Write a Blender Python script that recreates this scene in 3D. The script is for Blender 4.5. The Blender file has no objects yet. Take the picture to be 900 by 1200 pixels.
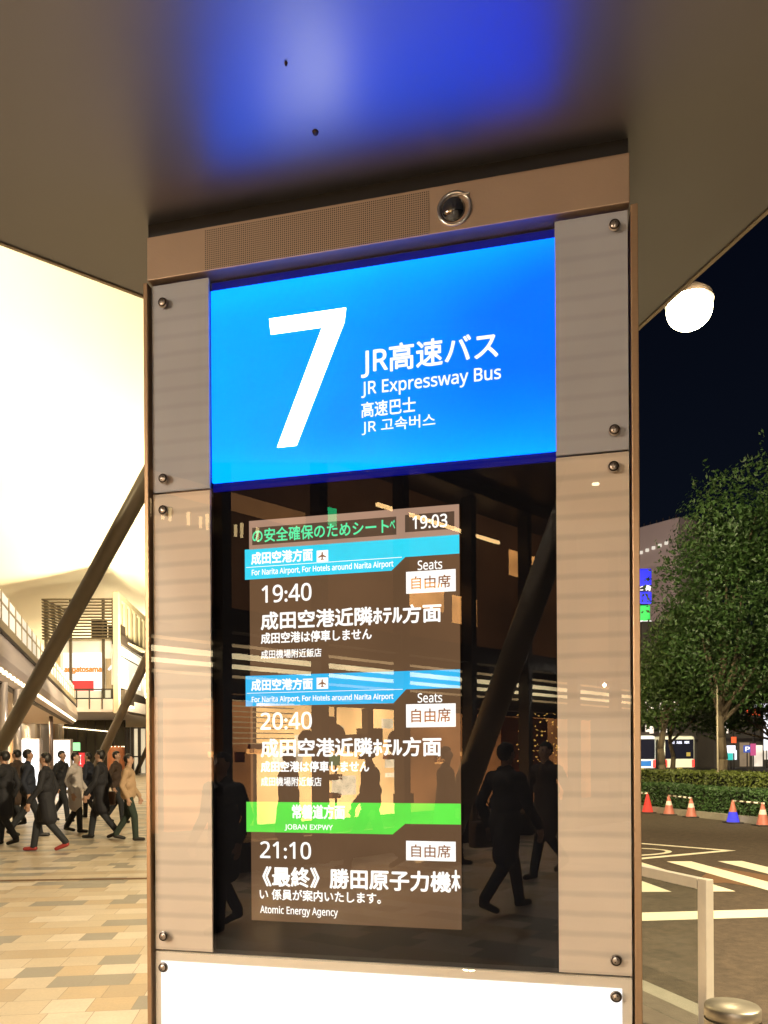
import bpy, bmesh, math, random
import numpy as np
from mathutils import Vector, Matrix, noise

sc = bpy.context.scene
COL = sc.collection
R = math.radians
EYE = 1.55            # eye height of the photographer, metres above the plaza
FPX, CXP, HZ = 900.0, 450.0, 885.0   # survey of the photo: focal length, centre column, horizon row

# ------------------------------------------------------------------ camera
cd = bpy.data.cameras.new('camera')
cam = bpy.data.objects.new('camera', cd)
COL.objects.link(cam)
cam.location = (0, 0, EYE)
cam.rotation_euler = (R(90), 0.006, 0)
cd.sensor_fit = 'VERTICAL'
cd.sensor_height = 36.0
cd.lens = 36.0 * FPX / 1200.0
cd.shift_y = (HZ - 600) / 1200.0
cd.clip_start = 0.05
cd.clip_end = 2000
sc.camera = cam

# ------------------------------------------------------------------ world: clear night sky over a city
w = bpy.data.worlds.new('World')
sc.world = w
w.use_nodes = True
wn = w.node_tree
bg = wn.nodes['Background']
tc = wn.nodes.new('ShaderNodeTexCoord')
sp = wn.nodes.new('ShaderNodeSeparateXYZ')
rp = wn.nodes.new('ShaderNodeValToRGB')
wn.links.new(tc.outputs['Generated'], sp.inputs[0])
wn.links.new(sp.outputs['Z'], rp.inputs[0])
rp.color_ramp.elements[0].position = 0.0
rp.color_ramp.elements[0].color = (0.0045, 0.0065, 0.012, 1)
rp.color_ramp.elements[1].position = 0.6
rp.color_ramp.elements[1].color = (0.0012, 0.002, 0.0055, 1)
wn.links.new(rp.outputs[0], bg.inputs[0])
bg.inputs[1].default_value = 1.0

sc.view_settings.view_transform = 'Standard'
sc.view_settings.look = 'None'
sc.view_settings.gamma = 1.0
sc.view_settings.use_curve_mapping = False
sc.view_settings.exposure = 0.0
sc.render.engine = 'CYCLES'
sc.cycles.use_denoising = True
sc.cycles.max_bounces = 8
sc.cycles.transparent_max_bounces = 24
sc.cycles.sample_clamp_indirect = 6.0
sc.cycles.caustics_reflective = False
sc.cycles.caustics_refractive = False

# ------------------------------------------------------------------ lamps (luminaires of the place, plus unseen fill spots added for brightness)
def lamp(kind, name, loc, energy, color=(1, 1, 1), target=None, size=0.3, spot=None, blend=0.4, size_y=None):
    l = bpy.data.lights.new(name, kind)
    l.energy = energy
    l.color = color
    if kind == 'AREA':
        l.size = size
        if size_y:
            l.shape = 'RECTANGLE'
            l.size_y = size_y
    elif kind in ('POINT', 'SPOT'):
        l.shadow_soft_size = size
    if kind == 'SPOT':
        l.spot_size = R(spot or 90)
        l.spot_blend = blend
    o = bpy.data.objects.new(name, l)
    COL.objects.link(o)
    o.location = loc
    if target is not None:
        o.rotation_euler = (Vector(target) - Vector(loc)).to_track_quat('-Z', 'Y').to_euler()
    return o

WARM = (1.0, 0.72, 0.42)
CREAM = (1.0, 0.84, 0.52)
E_DIR = Vector((-0.3162, 0.9487, 0))     # the street and the station front run this way
E_IN = Vector((-0.9487, -0.3162, 0))     # away from the street, into the station building

def along(a, d, z):
    """point on the line that starts a metres left of the camera and follows the station front; d = distance ahead"""
    return Vector((-a - 0.3333 * d, d, z))

UP = 21.0
for d, e in ((14, 60), (21, 60), (29, 75), (38, 125), (48, 190), (60, 220), (74, 240), (90, 240), (108, 240)):
    lamp('AREA', 'canopy_uplight', along(-2.5 if d > 30 else 4.5, d, 7.2), UP * e, CREAM, along(4.0, d + 3, 20), size=2.0)

for d, e in ((26, 4200), (40, 3600)):  # unseen fill spots added to brighten the deck fascia
    lamp('SPOT', 'deck_fill_spot', along(-5.5, d, 9.5), e, (1, .86, .70), along(5, d + 6, 4.5), size=.3, spot=110, blend=.7)

# ------------------------------------------------------------------ helpers
def P(px, py, d):
    return Vector(((px - CXP) / FPX * d, d, EYE + (HZ - py) / FPX * d))

def G(px, py, z=0.0):
    d = (EYE - z) * FPX / (py - HZ)
    return Vector(((px - CXP) / FPX * d, d, z))

def s2l(c):
    out = []
    for v in c[:3]:
        v = v / 255.0
        out.append(v / 12.92 if v <= 0.04045 else ((v + 0.055) / 1.055) ** 2.4)
    return tuple(out)

SIGN_L = Vector((-0.609, 2.0, 0))
SIGN_R = Vector((0.562, 1.724, 0))
SU = (SIGN_R - SIGN_L).normalized()
SW = (SIGN_R - SIGN_L).length
SN = Vector((-SU.y, SU.x, 0))          # points away from the camera
if SN.y < 0:
    SN = -SN

def mirror(p):
    k = (p - SIGN_L).dot(SN)
    return p - 2 * k * SN

def V(px, py, d):
    """a thing seen in the totem's glass: its real place behind the photographer"""
    return mirror(P(px, py, d))

def VG(px, py):
    return mirror(G(px, py))

def S(px, py):
    """point of the totem's front: (u along the front, height)"""
    r = 0.006
    dx, dy = px - CXP, py - HZ
    x = dx * math.cos(r) - dy * math.sin(r)
    y = dx * math.sin(r) + dy * math.cos(r)
    ray = Vector((x / FPX, 1, -y / FPX))
    t = SIGN_L.dot(SN) / ray.dot(SN)
    q = ray * t
    return ((q - SIGN_L).dot(SU), EYE + q.z)

def tag(o, label=None, cat=None, group=None, kind=None):
    if label: o['label'] = label
    if cat: o['category'] = cat
    if group: o['group'] = group
    if kind: o['kind'] = kind
    return o

def empty(name, loc, rz=0.0, label=None, cat=None, group=None):
    o = bpy.data.objects.new(name, None)
    COL.objects.link(o)
    o.location = loc
    o.rotation_euler = (0, 0, rz)
    o.empty_display_size = 0.1
    tag(o, label, cat, group)
    return o

def link_mesh(name, me, mat, parent=None):
    o = bpy.data.objects.new(name, me)
    COL.objects.link(o)
    if mat is not None:
        for m in (mat if isinstance(mat, (list, tuple)) else [mat]):
            me.materials.append(m)
    if parent is not None:
        o.parent = parent
    return o

class MB:
    def __init__(self):
        self.bm = bmesh.new()
    def box(self, x0, x1, y0, y1, z0, z1, m=None, bev=0.0):
        g = bmesh.ops.create_cube(self.bm, size=1.0)
        vs = g['verts']
        for v in vs:
            v.co = Vector((x0 + (v.co.x + .5) * (x1 - x0), y0 + (v.co.y + .5) * (y1 - y0), z0 + (v.co.z + .5) * (z1 - z0)))
        if bev:
            es = set(e for v in vs for e in v.link_edges)
            r = bmesh.ops.bevel(self.bm, geom=list(es), offset=bev, segments=2, affect='EDGES', profile=0.5)
            vs = [v for v in r['verts']]
        if m is not None:
            for v in vs:
                v.co = m @ v.co
        return self
    def tube(self, a, b, r0, r1=None, seg=16, cap=True):
        a, b = Vector(a), Vector(b)
        r1 = r0 if r1 is None else r1
        d = b - a
        q = d.to_track_quat('Z', 'Y')
        A, B = [], []
        for i in range(seg):
            t = 2 * math.pi * i / seg
            c = Vector((math.cos(t), math.sin(t), 0))
            A.append(self.bm.verts.new(a + q @ (c * r0)))
            B.append(self.bm.verts.new(b + q @ (c * r1)))
        for i in range(seg):
            j = (i + 1) % seg
            f = self.bm.faces.new((A[i], A[j], B[j], B[i]))
            f.smooth = True
        if cap:
            self.bm.faces.new(list(reversed(A)))
            self.bm.faces.new(B)
        return self
    def ball(self, c, r, sx=1, sy=1, sz=1, seg=16):
        g = bmesh.ops.create_uvsphere(self.bm, u_segments=seg, v_segments=max(6, seg // 2), radius=1.0)
        for v in g['verts']:
            v.co = Vector((c[0] + v.co.x * r * sx, c[1] + v.co.y * r * sy, c[2] + v.co.z * r * sz))
            for f in v.link_faces:
                f.smooth = True
        return self
    def poly(self, pts, thick=None):
        vs = [self.bm.verts.new(Vector(p)) for p in pts]
        f = self.bm.faces.new(vs)
        if thick is not None:
            r = bmesh.ops.extrude_face_region(self.bm, geom=[f])
            for v in r['geom']:
                if isinstance(v, bmesh.types.BMVert):
                    v.co += Vector(thick)
        return self
    def lathe(self, prof, c=(0, 0, 0), seg=32):
        rings = []
        for (r, z) in prof:
            if r < 1e-6:
                rings.append([self.bm.verts.new((c[0], c[1], c[2] + z))])
            else:
                rings.append([self.bm.verts.new((c[0] + r * math.cos(2 * math.pi * i / seg), c[1] + r * math.sin(2 * math.pi * i / seg), c[2] + z)) for i in range(seg)])
        for A, B in zip(rings, rings[1:]):
            for i in range(seg):
                j = (i + 1) % seg
                q = [A[i % len(A)], A[j % len(A)], B[j % len(B)], B[i % len(B)]]
                u = []
                for v in q:
                    if v not in u:
                        u.append(v)
                if len(u) >= 3:
                    f = self.bm.faces.new(u)
                    f.smooth = True
        return self
    def build(self, name, mat, parent=None, recalc=True):
        if recalc:
            bmesh.ops.recalc_face_normals(self.bm, faces=self.bm.faces[:])
        me = bpy.data.meshes.new(name)
        self.bm.to_mesh(me)
        self.bm.free()
        return link_mesh(name, me, mat, parent)

# ------------------------------------------------------------------ materials
def new_mat(name):
    m = bpy.data.materials.new(name)
    m.use_nodes = True
    return m, m.node_tree, m.node_tree.nodes['Principled BSDF']

def pbr(name, col, rough=0.5, metal=0.0, var=0.12, scale=6.0, bump=0.0, bscale=60.0, coat=0.0, stretch=(1, 1, 1), spec=None):
    m, nt, b = new_mat(name)
    co = nt.nodes.new('ShaderNodeTexCoord')
    mp = nt.nodes.new('ShaderNodeMapping')
    mp.inputs['Scale'].default_value = stretch
    nt.links.new(co.outputs['Object'], mp.inputs[0])
    n = nt.nodes.new('ShaderNodeTexNoise')
    n.inputs['Scale'].default_value = scale
    n.inputs['Detail'].default_value = 6
    n.inputs['Roughness'].default_value = 0.6
    nt.links.new(mp.outputs[0], n.inputs['Vector'])
    mx = nt.nodes.new('ShaderNodeMix')
    mx.data_type = 'RGBA'
    mx.inputs[6].default_value = (*[max(0, c * (1 - var)) for c in col], 1)
    mx.inputs[7].default_value = (*[min(1, c * (1 + var)) for c in col], 1)
    nt.links.new(n.outputs['Fac'], mx.inputs[0])
    nt.links.new(mx.outputs[2], b.inputs['Base Color'])
    b.inputs['Roughness'].default_value = rough
    b.inputs['Metallic'].default_value = metal
    b.inputs['Coat Weight'].default_value = coat
    b.inputs['Coat Roughness'].default_value = 0.03
    if spec is not None:
        b.inputs['Specular IOR Level'].default_value = spec
    if bump:
        n2 = nt.nodes.new('ShaderNodeTexNoise')
        n2.inputs['Scale'].default_value = bscale
        n2.inputs['Detail'].default_value = 4
        nt.links.new(mp.outputs[0], n2.inputs['Vector'])
        bp = nt.nodes.new('ShaderNodeBump')
        bp.inputs['Strength'].default_value = bump
        bp.inputs['Distance'].default_value = 0.01
        nt.links.new(n2.outputs['Fac'], bp.inputs['Height'])
        nt.links.new(bp.outputs[0], b.inputs['Normal'])
    return m

def emit(name, col, strength=1.0, var=0.0, scale=3.0, base=0.05):
    m, nt, b = new_mat(name)
    b.inputs['Base Color'].default_value = (base, base, base, 1)
    b.inputs['Roughness'].default_value = 0.5
    b.inputs['Emission Color'].default_value = (*col, 1)
    b.inputs['Specular IOR Level'].default_value = 0.0
    b.inputs['Emission Strength'].default_value = strength
    if var:
        co = nt.nodes.new('ShaderNodeTexCoord')
        n = nt.nodes.new('ShaderNodeTexNoise')
        n.inputs['Scale'].default_value = scale
        n.inputs['Detail'].default_value = 3
        nt.links.new(co.outputs['Object'], n.inputs['Vector'])
        mr = nt.nodes.new('ShaderNodeMapRange')
        mr.inputs['From Min'].default_value = 0.3
        mr.inputs['From Max'].default_value = 0.7
        mr.inputs['To Min'].default_value = strength * (1 - var)
        mr.inputs['To Max'].default_value = strength * (1 + var)
        nt.links.new(n.outputs['Fac'], mr.inputs[0])
        nt.links.new(mr.outputs[0], b.inputs['Emission Strength'])
    return m

def glass(name, r0=0.07, tint=(1, 1, 1), rough=0.0):
    m = bpy.data.materials.new(name)
    m.use_nodes = True
    nt = m.node_tree
    nt.nodes.remove(nt.nodes['Principled BSDF'])
    out = nt.nodes['Material Output']
    tr = nt.nodes.new('ShaderNodeBsdfTransparent')
    tr.inputs[0].default_value = (*tint, 1)
    gl = nt.nodes.new('ShaderNodeBsdfGlossy')
    gl.inputs['Roughness'].default_value = rough
    lw = nt.nodes.new('ShaderNodeLayerWeight')
    lw.inputs[0].default_value = 0.5
    pw = nt.nodes.new('ShaderNodeMath'); pw.operation = 'POWER'; pw.inputs[1].default_value = 5
    ma = nt.nodes.new('ShaderNodeMath'); ma.operation = 'MULTIPLY_ADD'; ma.inputs[1].default_value = 1 - r0; ma.inputs[2].default_value = r0
    ge = nt.nodes.new('ShaderNodeNewGeometry')
    iv = nt.nodes.new('ShaderNodeMath'); iv.operation = 'SUBTRACT'; iv.inputs[0].default_value = 1
    mu = nt.nodes.new('ShaderNodeMath'); mu.operation = 'MULTIPLY'
    mx = nt.nodes.new('ShaderNodeMixShader')
    L = nt.links.new
    L(lw.outputs['Facing'], pw.inputs[0]); L(pw.outputs[0], ma.inputs[0])
    L(ge.outputs['Backfacing'], iv.inputs[1]); L(ma.outputs[0], mu.inputs[0]); L(iv.outputs[0], mu.inputs[1])
    L(mu.outputs[0], mx.inputs[0]); L(tr.outputs[0], mx.inputs[1]); L(gl.outputs[0], mx.inputs[2])
    L(mx.outputs[0], out.inputs['Surface'])
    return m

M = {}
M['bronze'] = pbr('bronze_metal', (0.42, 0.27, 0.15), 0.38, 0.75, 0.08, 14, stretch=(1, 1, 12))
M['header'] = pbr('header_metal', (0.36, 0.25, 0.165), 0.45, 0.45, 0.10, 9, bump=0.05, bscale=200)
M['black_core'] = pbr('black_core', (0.012, 0.011, 0.011), 0.5)
M['screen_black'] = pbr('screen_black', (0.006, 0.006, 0.007), 0.6, var=0.3, spec=0.0)
M['steel'] = pbr('stainless_steel', (0.55, 0.52, 0.47), 0.28, 1.0, 0.15, 20, stretch=(8, 8, 1))
M['bolt'] = pbr('bolt_steel', (0.42, 0.36, 0.30), 0.35, 0.9, 0.2, 60)
M['bolt_dark'] = pbr('bolt_recess', (0.05, 0.035, 0.025), 0.5, 0.6)
M['glass'] = glass('sign_glass', 0.075)
M['upper_glass'] = glass('number_glass', 0.045)
M['clear_glass'] = glass('clear_glass', 0.05, (0.93, 0.96, 0.95))
M['rail_glass'] = glass('railing_glass', 0.05, (0.86, 0.90, 0.90))

def strip_mat(name, col, stripe):
    m, nt, b = new_mat(name)
    L = nt.links.new
    co = nt.nodes.new('ShaderNodeTexCoord')
    wv = nt.nodes.new('ShaderNodeTexWave')
    wv.wave_type = 'BANDS'; wv.bands_direction = 'Z'; wv.wave_profile = 'SIN'
    wv.inputs['Scale'].default_value = 6.9
    wv.inputs['Distortion'].default_value = 0.35
    wv.inputs['Detail'].default_value = 1.0
    wv.inputs['Detail Scale'].default_value = 2.0
    L(co.outputs['Object'], wv.inputs['Vector'])
    cr = nt.nodes.new('ShaderNodeValToRGB')
    cr.color_ramp.elements[0].position = 0.02
    cr.color_ramp.elements[0].color = (1 - stripe,) * 3 + (1,)
    cr.color_ramp.elements[1].position = 0.38
    cr.color_ramp.elements[1].color = (1, 1, 1, 1)
    L(wv.outputs['Fac'], cr.inputs[0])
    n = nt.nodes.new('ShaderNodeTexNoise')
    n.inputs['Scale'].default_value = 5
    n.inputs['Detail'].default_value = 7
    L(co.outputs['Object'], n.inputs['Vector'])
    mr = nt.nodes.new('ShaderNodeMapRange')
    mr.inputs['To Min'].default_value = 0.86
    mr.inputs['To Max'].default_value = 1.12
    L(n.outputs['Fac'], mr.inputs[0])
    m1 = nt.nodes.new('ShaderNodeMix'); m1.data_type = 'RGBA'; m1.blend_type = 'MULTIPLY'; m1.inputs[0].default_value = 1
    m1.inputs[6].default_value = (*col, 1)
    L(cr.outputs[0], m1.inputs[7])
    m2 = nt.nodes.new('ShaderNodeVectorMath'); m2.operation = 'SCALE'
    L(m1.outputs[2], m2.inputs[0]); L(mr.outputs[0], m2.inputs['Scale'])
    L(m2.outputs[0], b.inputs['Base Color'])
    b.inputs['Roughness'].default_value = 0.45
    return m
M['strip_grey'] = strip_mat('side_strip_grey', (0.37, 0.365, 0.37), 0.08)
M['strip_tan'] = strip_mat('side_strip_tan', (0.66, 0.545, 0.41), 0.15)

def lightbox_mat():
    """blue acrylic of an edge-lit light box: brighter along the tubes at its rim, a little deeper at mid right"""
    m, nt, b = new_mat('blue_lightbox')
    L = nt.links.new
    co = nt.nodes.new('ShaderNodeTexCoord')
    s = nt.nodes.new('ShaderNodeSeparateXYZ')
    L(co.outputs['Generated'], s.inputs[0])
    n = nt.nodes.new('ShaderNodeTexNoise'); n.inputs['Scale'].default_value = 1.6; n.inputs['Detail'].default_value = 2
    L(co.outputs['Generated'], n.inputs['Vector'])
    a = nt.nodes.new('ShaderNodeMath'); a.operation = 'SUBTRACT'; a.inputs[1].default_value = 0.5
    L(s.outputs['Z'], a.inputs[0])
    ab = nt.nodes.new('ShaderNodeMath'); ab.operation = 'ABSOLUTE'; L(a.outputs[0], ab.inputs[0])
    pw = nt.nodes.new('ShaderNodeMath'); pw.operation = 'POWER'; pw.inputs[1].default_value = 4.0
    d2 = nt.nodes.new('ShaderNodeMath'); d2.operation = 'MULTIPLY'; d2.inputs[1].default_value = 2.0
    L(ab.outputs[0], d2.inputs[0]); L(d2.outputs[0], pw.inputs[0])
    e1 = nt.nodes.new('ShaderNodeMath'); e1.operation = 'MULTIPLY_ADD'; e1.inputs[1].default_value = 0.55
    L(pw.outputs[0], e1.inputs[0])
    e2 = nt.nodes.new('ShaderNodeMath'); e2.operation = 'MULTIPLY_ADD'; e2.inputs[1].default_value = -0.62; e2.inputs[2].default_value = 0.74
    L(s.outputs['X'], e2.inputs[0])
    L(e2.outputs[0], e1.inputs[2])
    e3 = nt.nodes.new('ShaderNodeMath'); e3.operation = 'MULTIPLY_ADD'; e3.inputs[1].default_value = 0.5
    L(n.outputs['Fac'], e3.inputs[0]); L(e1.outputs[0], e3.inputs[2])
    e4 = nt.nodes.new('ShaderNodeMath'); e4.operation = 'SUBTRACT'; e4.inputs[1].default_value = 0.25
    L(e3.outputs[0], e4.inputs[0])
    cr = nt.nodes.new('ShaderNodeValToRGB')
    cr.color_ramp.elements[0].position = 0.15
    cr.color_ramp.elements[0].color = (0.0, 0.040, 1.0, 1)
    cr.color_ramp.elements[1].position = 0.95
    cr.color_ramp.elements[1].color = (0.0, 0.125, 1.0, 1)
    L(e4.outputs[0], cr.inputs[0])
    L(cr.outputs[0], b.inputs['Emission Color'])
    b.inputs['Emission Strength'].default_value = 4.6
    b.inputs['Base Color'].default_value = (0.001, 0.01, 0.05, 1)
    b.inputs['Specular IOR Level'].default_value = 0.0
    return m
M['lightbox'] = lightbox_mat()
M['navy'] = emit('acrylic_scatter_glow', (0.0, 0.002, 0.16), 1.0, base=0.01)  # border's own glow stands in for panel light scattered in the acrylic
M['letter_white'] = emit('letter_white', (1, 1, 1), 1.25)
M['numeral_white'] = emit('numeral_white', (1, 1, 1), 6.5)
M['txt_white'] = emit('screen_white', (1.0, 0.97, 0.92), 1.25)
M['txt_green'] = emit('screen_green', (0.10, 1.0, 0.45), 0.95)
M['txt_brown'] = emit('screen_brown', (0.30, 0.10, 0.02), 0.9)
M['screen_back'] = emit('screen_backlight', (0.150, 0.080, 0.038), 1.0, 0.12, 4, base=0.01)
M['screen_frame'] = emit('screen_pale_frame', (0.42, 0.25, 0.17), 1.0, 0.1, 6)
M['screen_dark'] = emit('screen_dark_field', (0.07, 0.035, 0.018), 1.0)
M['band_blue'] = emit('screen_blue_band', (0.0, 0.52, 0.98), 1.0, 0.06, 9)
M['band_cyan'] = emit('screen_cyan_band', (0.0, 0.74, 1.0), 1.0, 0.06, 9)
M['band_green'] = emit('screen_green_band', (0.10, 0.85, 0.05), 1.0, 0.1, 9)
M['white_panel'] = emit('white_panel', (1.0, 0.985, 0.96), 1.25)
M['cream_frame'] = pbr('cream_frame', (0.72, 0.62, 0.47), 0.45, 0.0, 0.06, 8)

# ------------------------------------------------------------------ lettering
def sans(body):
    """plain humanist letters and figures instead of the geometric default"""
    out = ''
    for c in body:
        if 'A' <= c <= 'Z': out += chr(0x1D5A0 + ord(c) - 65)
        elif 'a' <= c <= 'z': out += chr(0x1D5BA + ord(c) - 97)
        elif '0' <= c <= '9': out += chr(0x1D7E2 + ord(c) - 48)
        else: out += c
    return out

def text_mesh(body):
    cu = bpy.data.curves.new('lettering', 'FONT')
    cu.body = sans(body)
    cu.extrude = 0.0
    cu.resolution_u = 4
    o = bpy.data.objects.new('lettering', cu)
    COL.objects.link(o)
    dg = bpy.context.evaluated_depsgraph_get()
    me = bpy.data.meshes.new_from_object(o.evaluated_get(dg))
    bpy.data.objects.remove(o)
    bpy.data.curves.remove(cu)
    return me

def flat_text(name, body, mat, parent, u0, u1, z0, z1, y, bold=0.0, thick=0.0012):
    """lettering fitted into a rectangle of the plane y = const of its parent"""
    me = text_mesh(body)
    n = len(me.vertices)
    a = np.empty(n * 3); me.vertices.foreach_get('co', a); a = a.reshape(-1, 3)
    lo, hi = a.min(0), a.max(0)
    b = np.empty_like(a)
    b[:, 0] = u0 + (a[:, 0] - lo[0]) / max(1e-6, hi[0] - lo[0]) * (u1 - u0)
    b[:, 2] = z0 + (a[:, 1] - lo[1]) / max(1e-6, hi[1] - lo[1]) * (z1 - z0)
    b[:, 1] = y
    me.vertices.foreach_set('co', b.ravel())
    me.update()
    bm = bmesh.new(); bm.from_mesh(me)
    bmesh.ops.remove_doubles(bm, verts=bm.verts[:], dist=(z1 - z0) * 1e-4)
    f0 = bm.faces[:]
    # heavier strokes: the same sheet a hair further back, nudged round a small circle
    st = 1.5 * bold * (z1 - z0)
    if st > 0:
        for k in range(8):
            d = bmesh.ops.duplicate(bm, geom=f0)
            for v in d['geom']:
                if isinstance(v, bmesh.types.BMVert):
                    v.co += Vector((st * math.cos(k * math.pi / 4), thick * (k + 1) / 9, st * math.sin(k * math.pi / 4)))
    for f in bm.faces:
        f.normal_update()
        if f.normal.y > 0: f.normal_flip()
    bm.to_mesh(me); bm.free()
    me.materials.clear()
    return link_mesh(name, me, mat, parent)

# ------------------------------------------------------------------ ground
def tile_mat():
    m, nt, b = new_mat('plaza_tiles')
    L = nt.links.new
    def math_(op, a=None, bb=None, c=None):
        x = nt.nodes.new('ShaderNodeMath'); x.operation = op
        for i, v in enumerate((a, bb, c)):
            if v is None: continue
            if isinstance(v, (int, float)): x.inputs[i].default_value = v
            else: L(v, x.inputs[i])
        return x.outputs[0]
    co = nt.nodes.new('ShaderNodeTexCoord')
    mp = nt.nodes.new('ShaderNodeMapping')
    mp.inputs['Rotation'].default_value = (0, 0, R(-7.0))
    L(co.outputs['Object'], mp.inputs[0])
    s = nt.nodes.new('ShaderNodeSeparateXYZ'); L(mp.outputs[0], s.inputs[0])
    th = 0.27
    row = math_('FLOOR', math_('DIVIDE', s.outputs['Y'], th))
    wr = nt.nodes.new('ShaderNodeTexWhiteNoise'); wr.noise_dimensions = '1D'; L(row, wr.inputs['W'])
    off = math_('MULTIPLY', wr.outputs['Value'], 7.0)
    wr2 = nt.nodes.new('ShaderNodeTexWhiteNoise'); wr2.noise_dimensions = '1D'; L(math_('ADD', row, 37.5), wr2.inputs['W'])
    wd = math_('MULTIPLY', math_('ADD', math_('FLOOR', math_('MULTIPLY', wr2.outputs['Value'], 2.4)), 1.0), 0.27)
    u = math_('DIVIDE', math_('ADD', s.outputs['X'], off), wd)
    cell = math_('FLOOR', u)
    cv = nt.nodes.new('ShaderNodeCombineXYZ'); L(cell, cv.inputs[0]); L(row, cv.inputs[1])
    wn_ = nt.nodes.new('ShaderNodeTexWhiteNoise'); wn_.noise_dimensions = '3D'; L(cv.outputs[0], wn_.inputs['Vector'])
    cr = nt.nodes.new('ShaderNodeValToRGB'); cr.color_ramp.interpolation = 'CONSTANT'
    els = [(0.0, (0.45, 0.36, 0.255)), (0.26, (0.54, 0.455, 0.355)), (0.46, (0.41, 0.30, 0.185)), (0.60, (0.48, 0.39, 0.29)), (0.72, (0.35, 0.255, 0.16)), (0.78, (0.21, 0.185, 0.155))]
    cr.color_ramp.elements[0].position = els[0][0]; cr.color_ramp.elements[0].color = (*els[0][1], 1)
    cr.color_ramp.elements[1].position = els[1][0]; cr.color_ramp.elements[1].color = (*els[1][1], 1)
    for p_, c_ in els[2:]:
        e = cr.color_ramp.elements.new(p_); e.color = (*c_, 1)
    L(wn_.outputs['Value'], cr.inputs[0])
    # joints
    fu = math_('FRACT', u); fv = math_('FRACT', math_('DIVIDE', s.outputs['Y'], th))
    ju = math_('LESS_THAN', math_('MULTIPLY', math_('MINIMUM', fu, math_('SUBTRACT', 1.0, fu)), wd), 0.0025)
    jv = math_('LESS_THAN', math_('MULTIPLY', math_('MINIMUM', fv, math_('SUBTRACT', 1.0, fv)), th), 0.0025)
    j = math_('MAXIMUM', ju, jv)
    n = nt.nodes.new('ShaderNodeTexNoise'); n.inputs['Scale'].default_value = 4; n.inputs['Detail'].default_value = 8; n.inputs['Roughness'].default_value = 0.65
    L(co.outputs['Object'], n.inputs['Vector'])
    n3 = nt.nodes.new('ShaderNodeTexNoise'); n3.inputs['Scale'].default_value = 55; n3.inputs['Detail'].default_value = 4
    L(co.outputs['Object'], n3.inputs['Vector'])
    sc_ = math_('MULTIPLY', math_('MULTIPLY_ADD', n.outputs['Fac'], 0.62, 0.66), math_('MULTIPLY_ADD', n3.outputs['Fac'], 0.34, 0.83))
    v = nt.nodes.new('ShaderNodeVectorMath'); v.operation = 'SCALE'
    L(cr.outputs[0], v.inputs[0]); L(sc_, v.inputs['Scale'])
    mx = nt.nodes.new('ShaderNodeMix'); mx.data_type = 'RGBA'
    L(math_('MULTIPLY', j, 0.8), mx.inputs[0]); L(v.outputs[0], mx.inputs[6]); mx.inputs[7].default_value = (0.16, 0.12, 0.085, 1)
    L(mx.outputs[2], b.inputs['Base Color'])
    L(math_('MULTIPLY_ADD', n.outputs['Fac'], 0.3, 0.22), b.inputs['Roughness'])
    bp = nt.nodes.new('ShaderNodeBump'); bp.inputs['Strength'].default_value = 0.3; bp.inputs['Distance'].default_value = 0.003
    L(math_('SUBTRACT', 1.0, j), bp.inputs['Height']); L(bp.outputs[0], b.inputs['Normal'])
    return m
M['tiles'] = tile_mat()
M['asphalt'] = pbr('asphalt', (0.072, 0.052, 0.034), 0.8, 0, 0.85, 12, bump=0.6, bscale=90)
M['asphalt_edge'] = pbr('grey_edge_paving', (0.13, 0.10, 0.075), .7, 0, .3, 9, bump=.3)
M['concrete'] = pbr('concrete_kerb', (0.26, 0.23, 0.18), 0.8, 0, 0.25, 8, bump=0.2)
M['paint'] = pbr('road_paint', (0.80, 0.74, 0.56), 0.6, 0, 0.10, 14, bump=0.15)
M['orange_patch'] = pbr('worn_orange_surface', (0.16, 0.085, 0.04), 0.75, 0, 0.25, 6)
M['soil'] = pbr('soil', (0.05, 0.036, 0.022), 0.95, 0, 0.4, 5)

RZ = -0.12
mb = MB()
mb.poly([(-600, -600, RZ), (600, -600, RZ), (600, 900, RZ), (-600, 900, RZ)])
tag(mb.build('road', M['asphalt']), 'dark asphalt road of the bus terminal', 'road', kind='structure')
# plaza slab, its edge runs with the street beside the glass railing
ed0, ed1 = Vector((1.95, 4.2, 0)) - E_DIR * 40, Vector((1.95, 4.2, 0)) + E_DIR * 150
mb = MB()
inn = E_IN * 70
mb.poly([ed0, ed1, ed1 + inn, ed0 + inn], (0, 0, RZ))
tag(mb.build('plaza_pavement', M['tiles']), 'tan and grey tiled plaza pavement', 'pavement', kind='structure')
mb = MB()
k = -E_IN * 0.16
mb.poly([ed0, ed1, ed1 + k, ed0 + k], (0, 0, RZ))
tag(mb.build('kerb', M['concrete']), 'concrete kerb between plaza and road', 'kerb', kind='structure')
mb = MB()
k = E_IN * 0.75 + Vector((0, 0, .004))
mb.poly([ed0 + Vector((0, 0, .004)), ed1 + Vector((0, 0, .004)), ed1 + k, ed0 + k])
tag(mb.build('edge_paving', M['asphalt_edge']), 'grey paved strip along the kerb under the glass railing', 'pavement', kind='structure')
# drain channel across the plaza
mb = MB()
a, b_ = G(-40, 1031), G(260, 1028)
mb.poly([a + Vector((0, 0, .004)), b_ + Vector((0, 0, .004)), b_ + Vector((.01, .13, .004)), a + Vector((.01, .13, .004))])
tag(mb.build('drain_channel', M['orange_patch']), 'brown drain strip across the tiled plaza', 'drain', kind='structure')

def road_poly(pts, name, mat, label, z=RZ + 0.004):
    mb = MB()
    mb.poly([G(x, y, RZ).xy.to_3d() + Vector((0, 0, z)) for x, y in pts])
    return tag(mb.build(name, mat), label, 'road marking', kind='structure')

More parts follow.
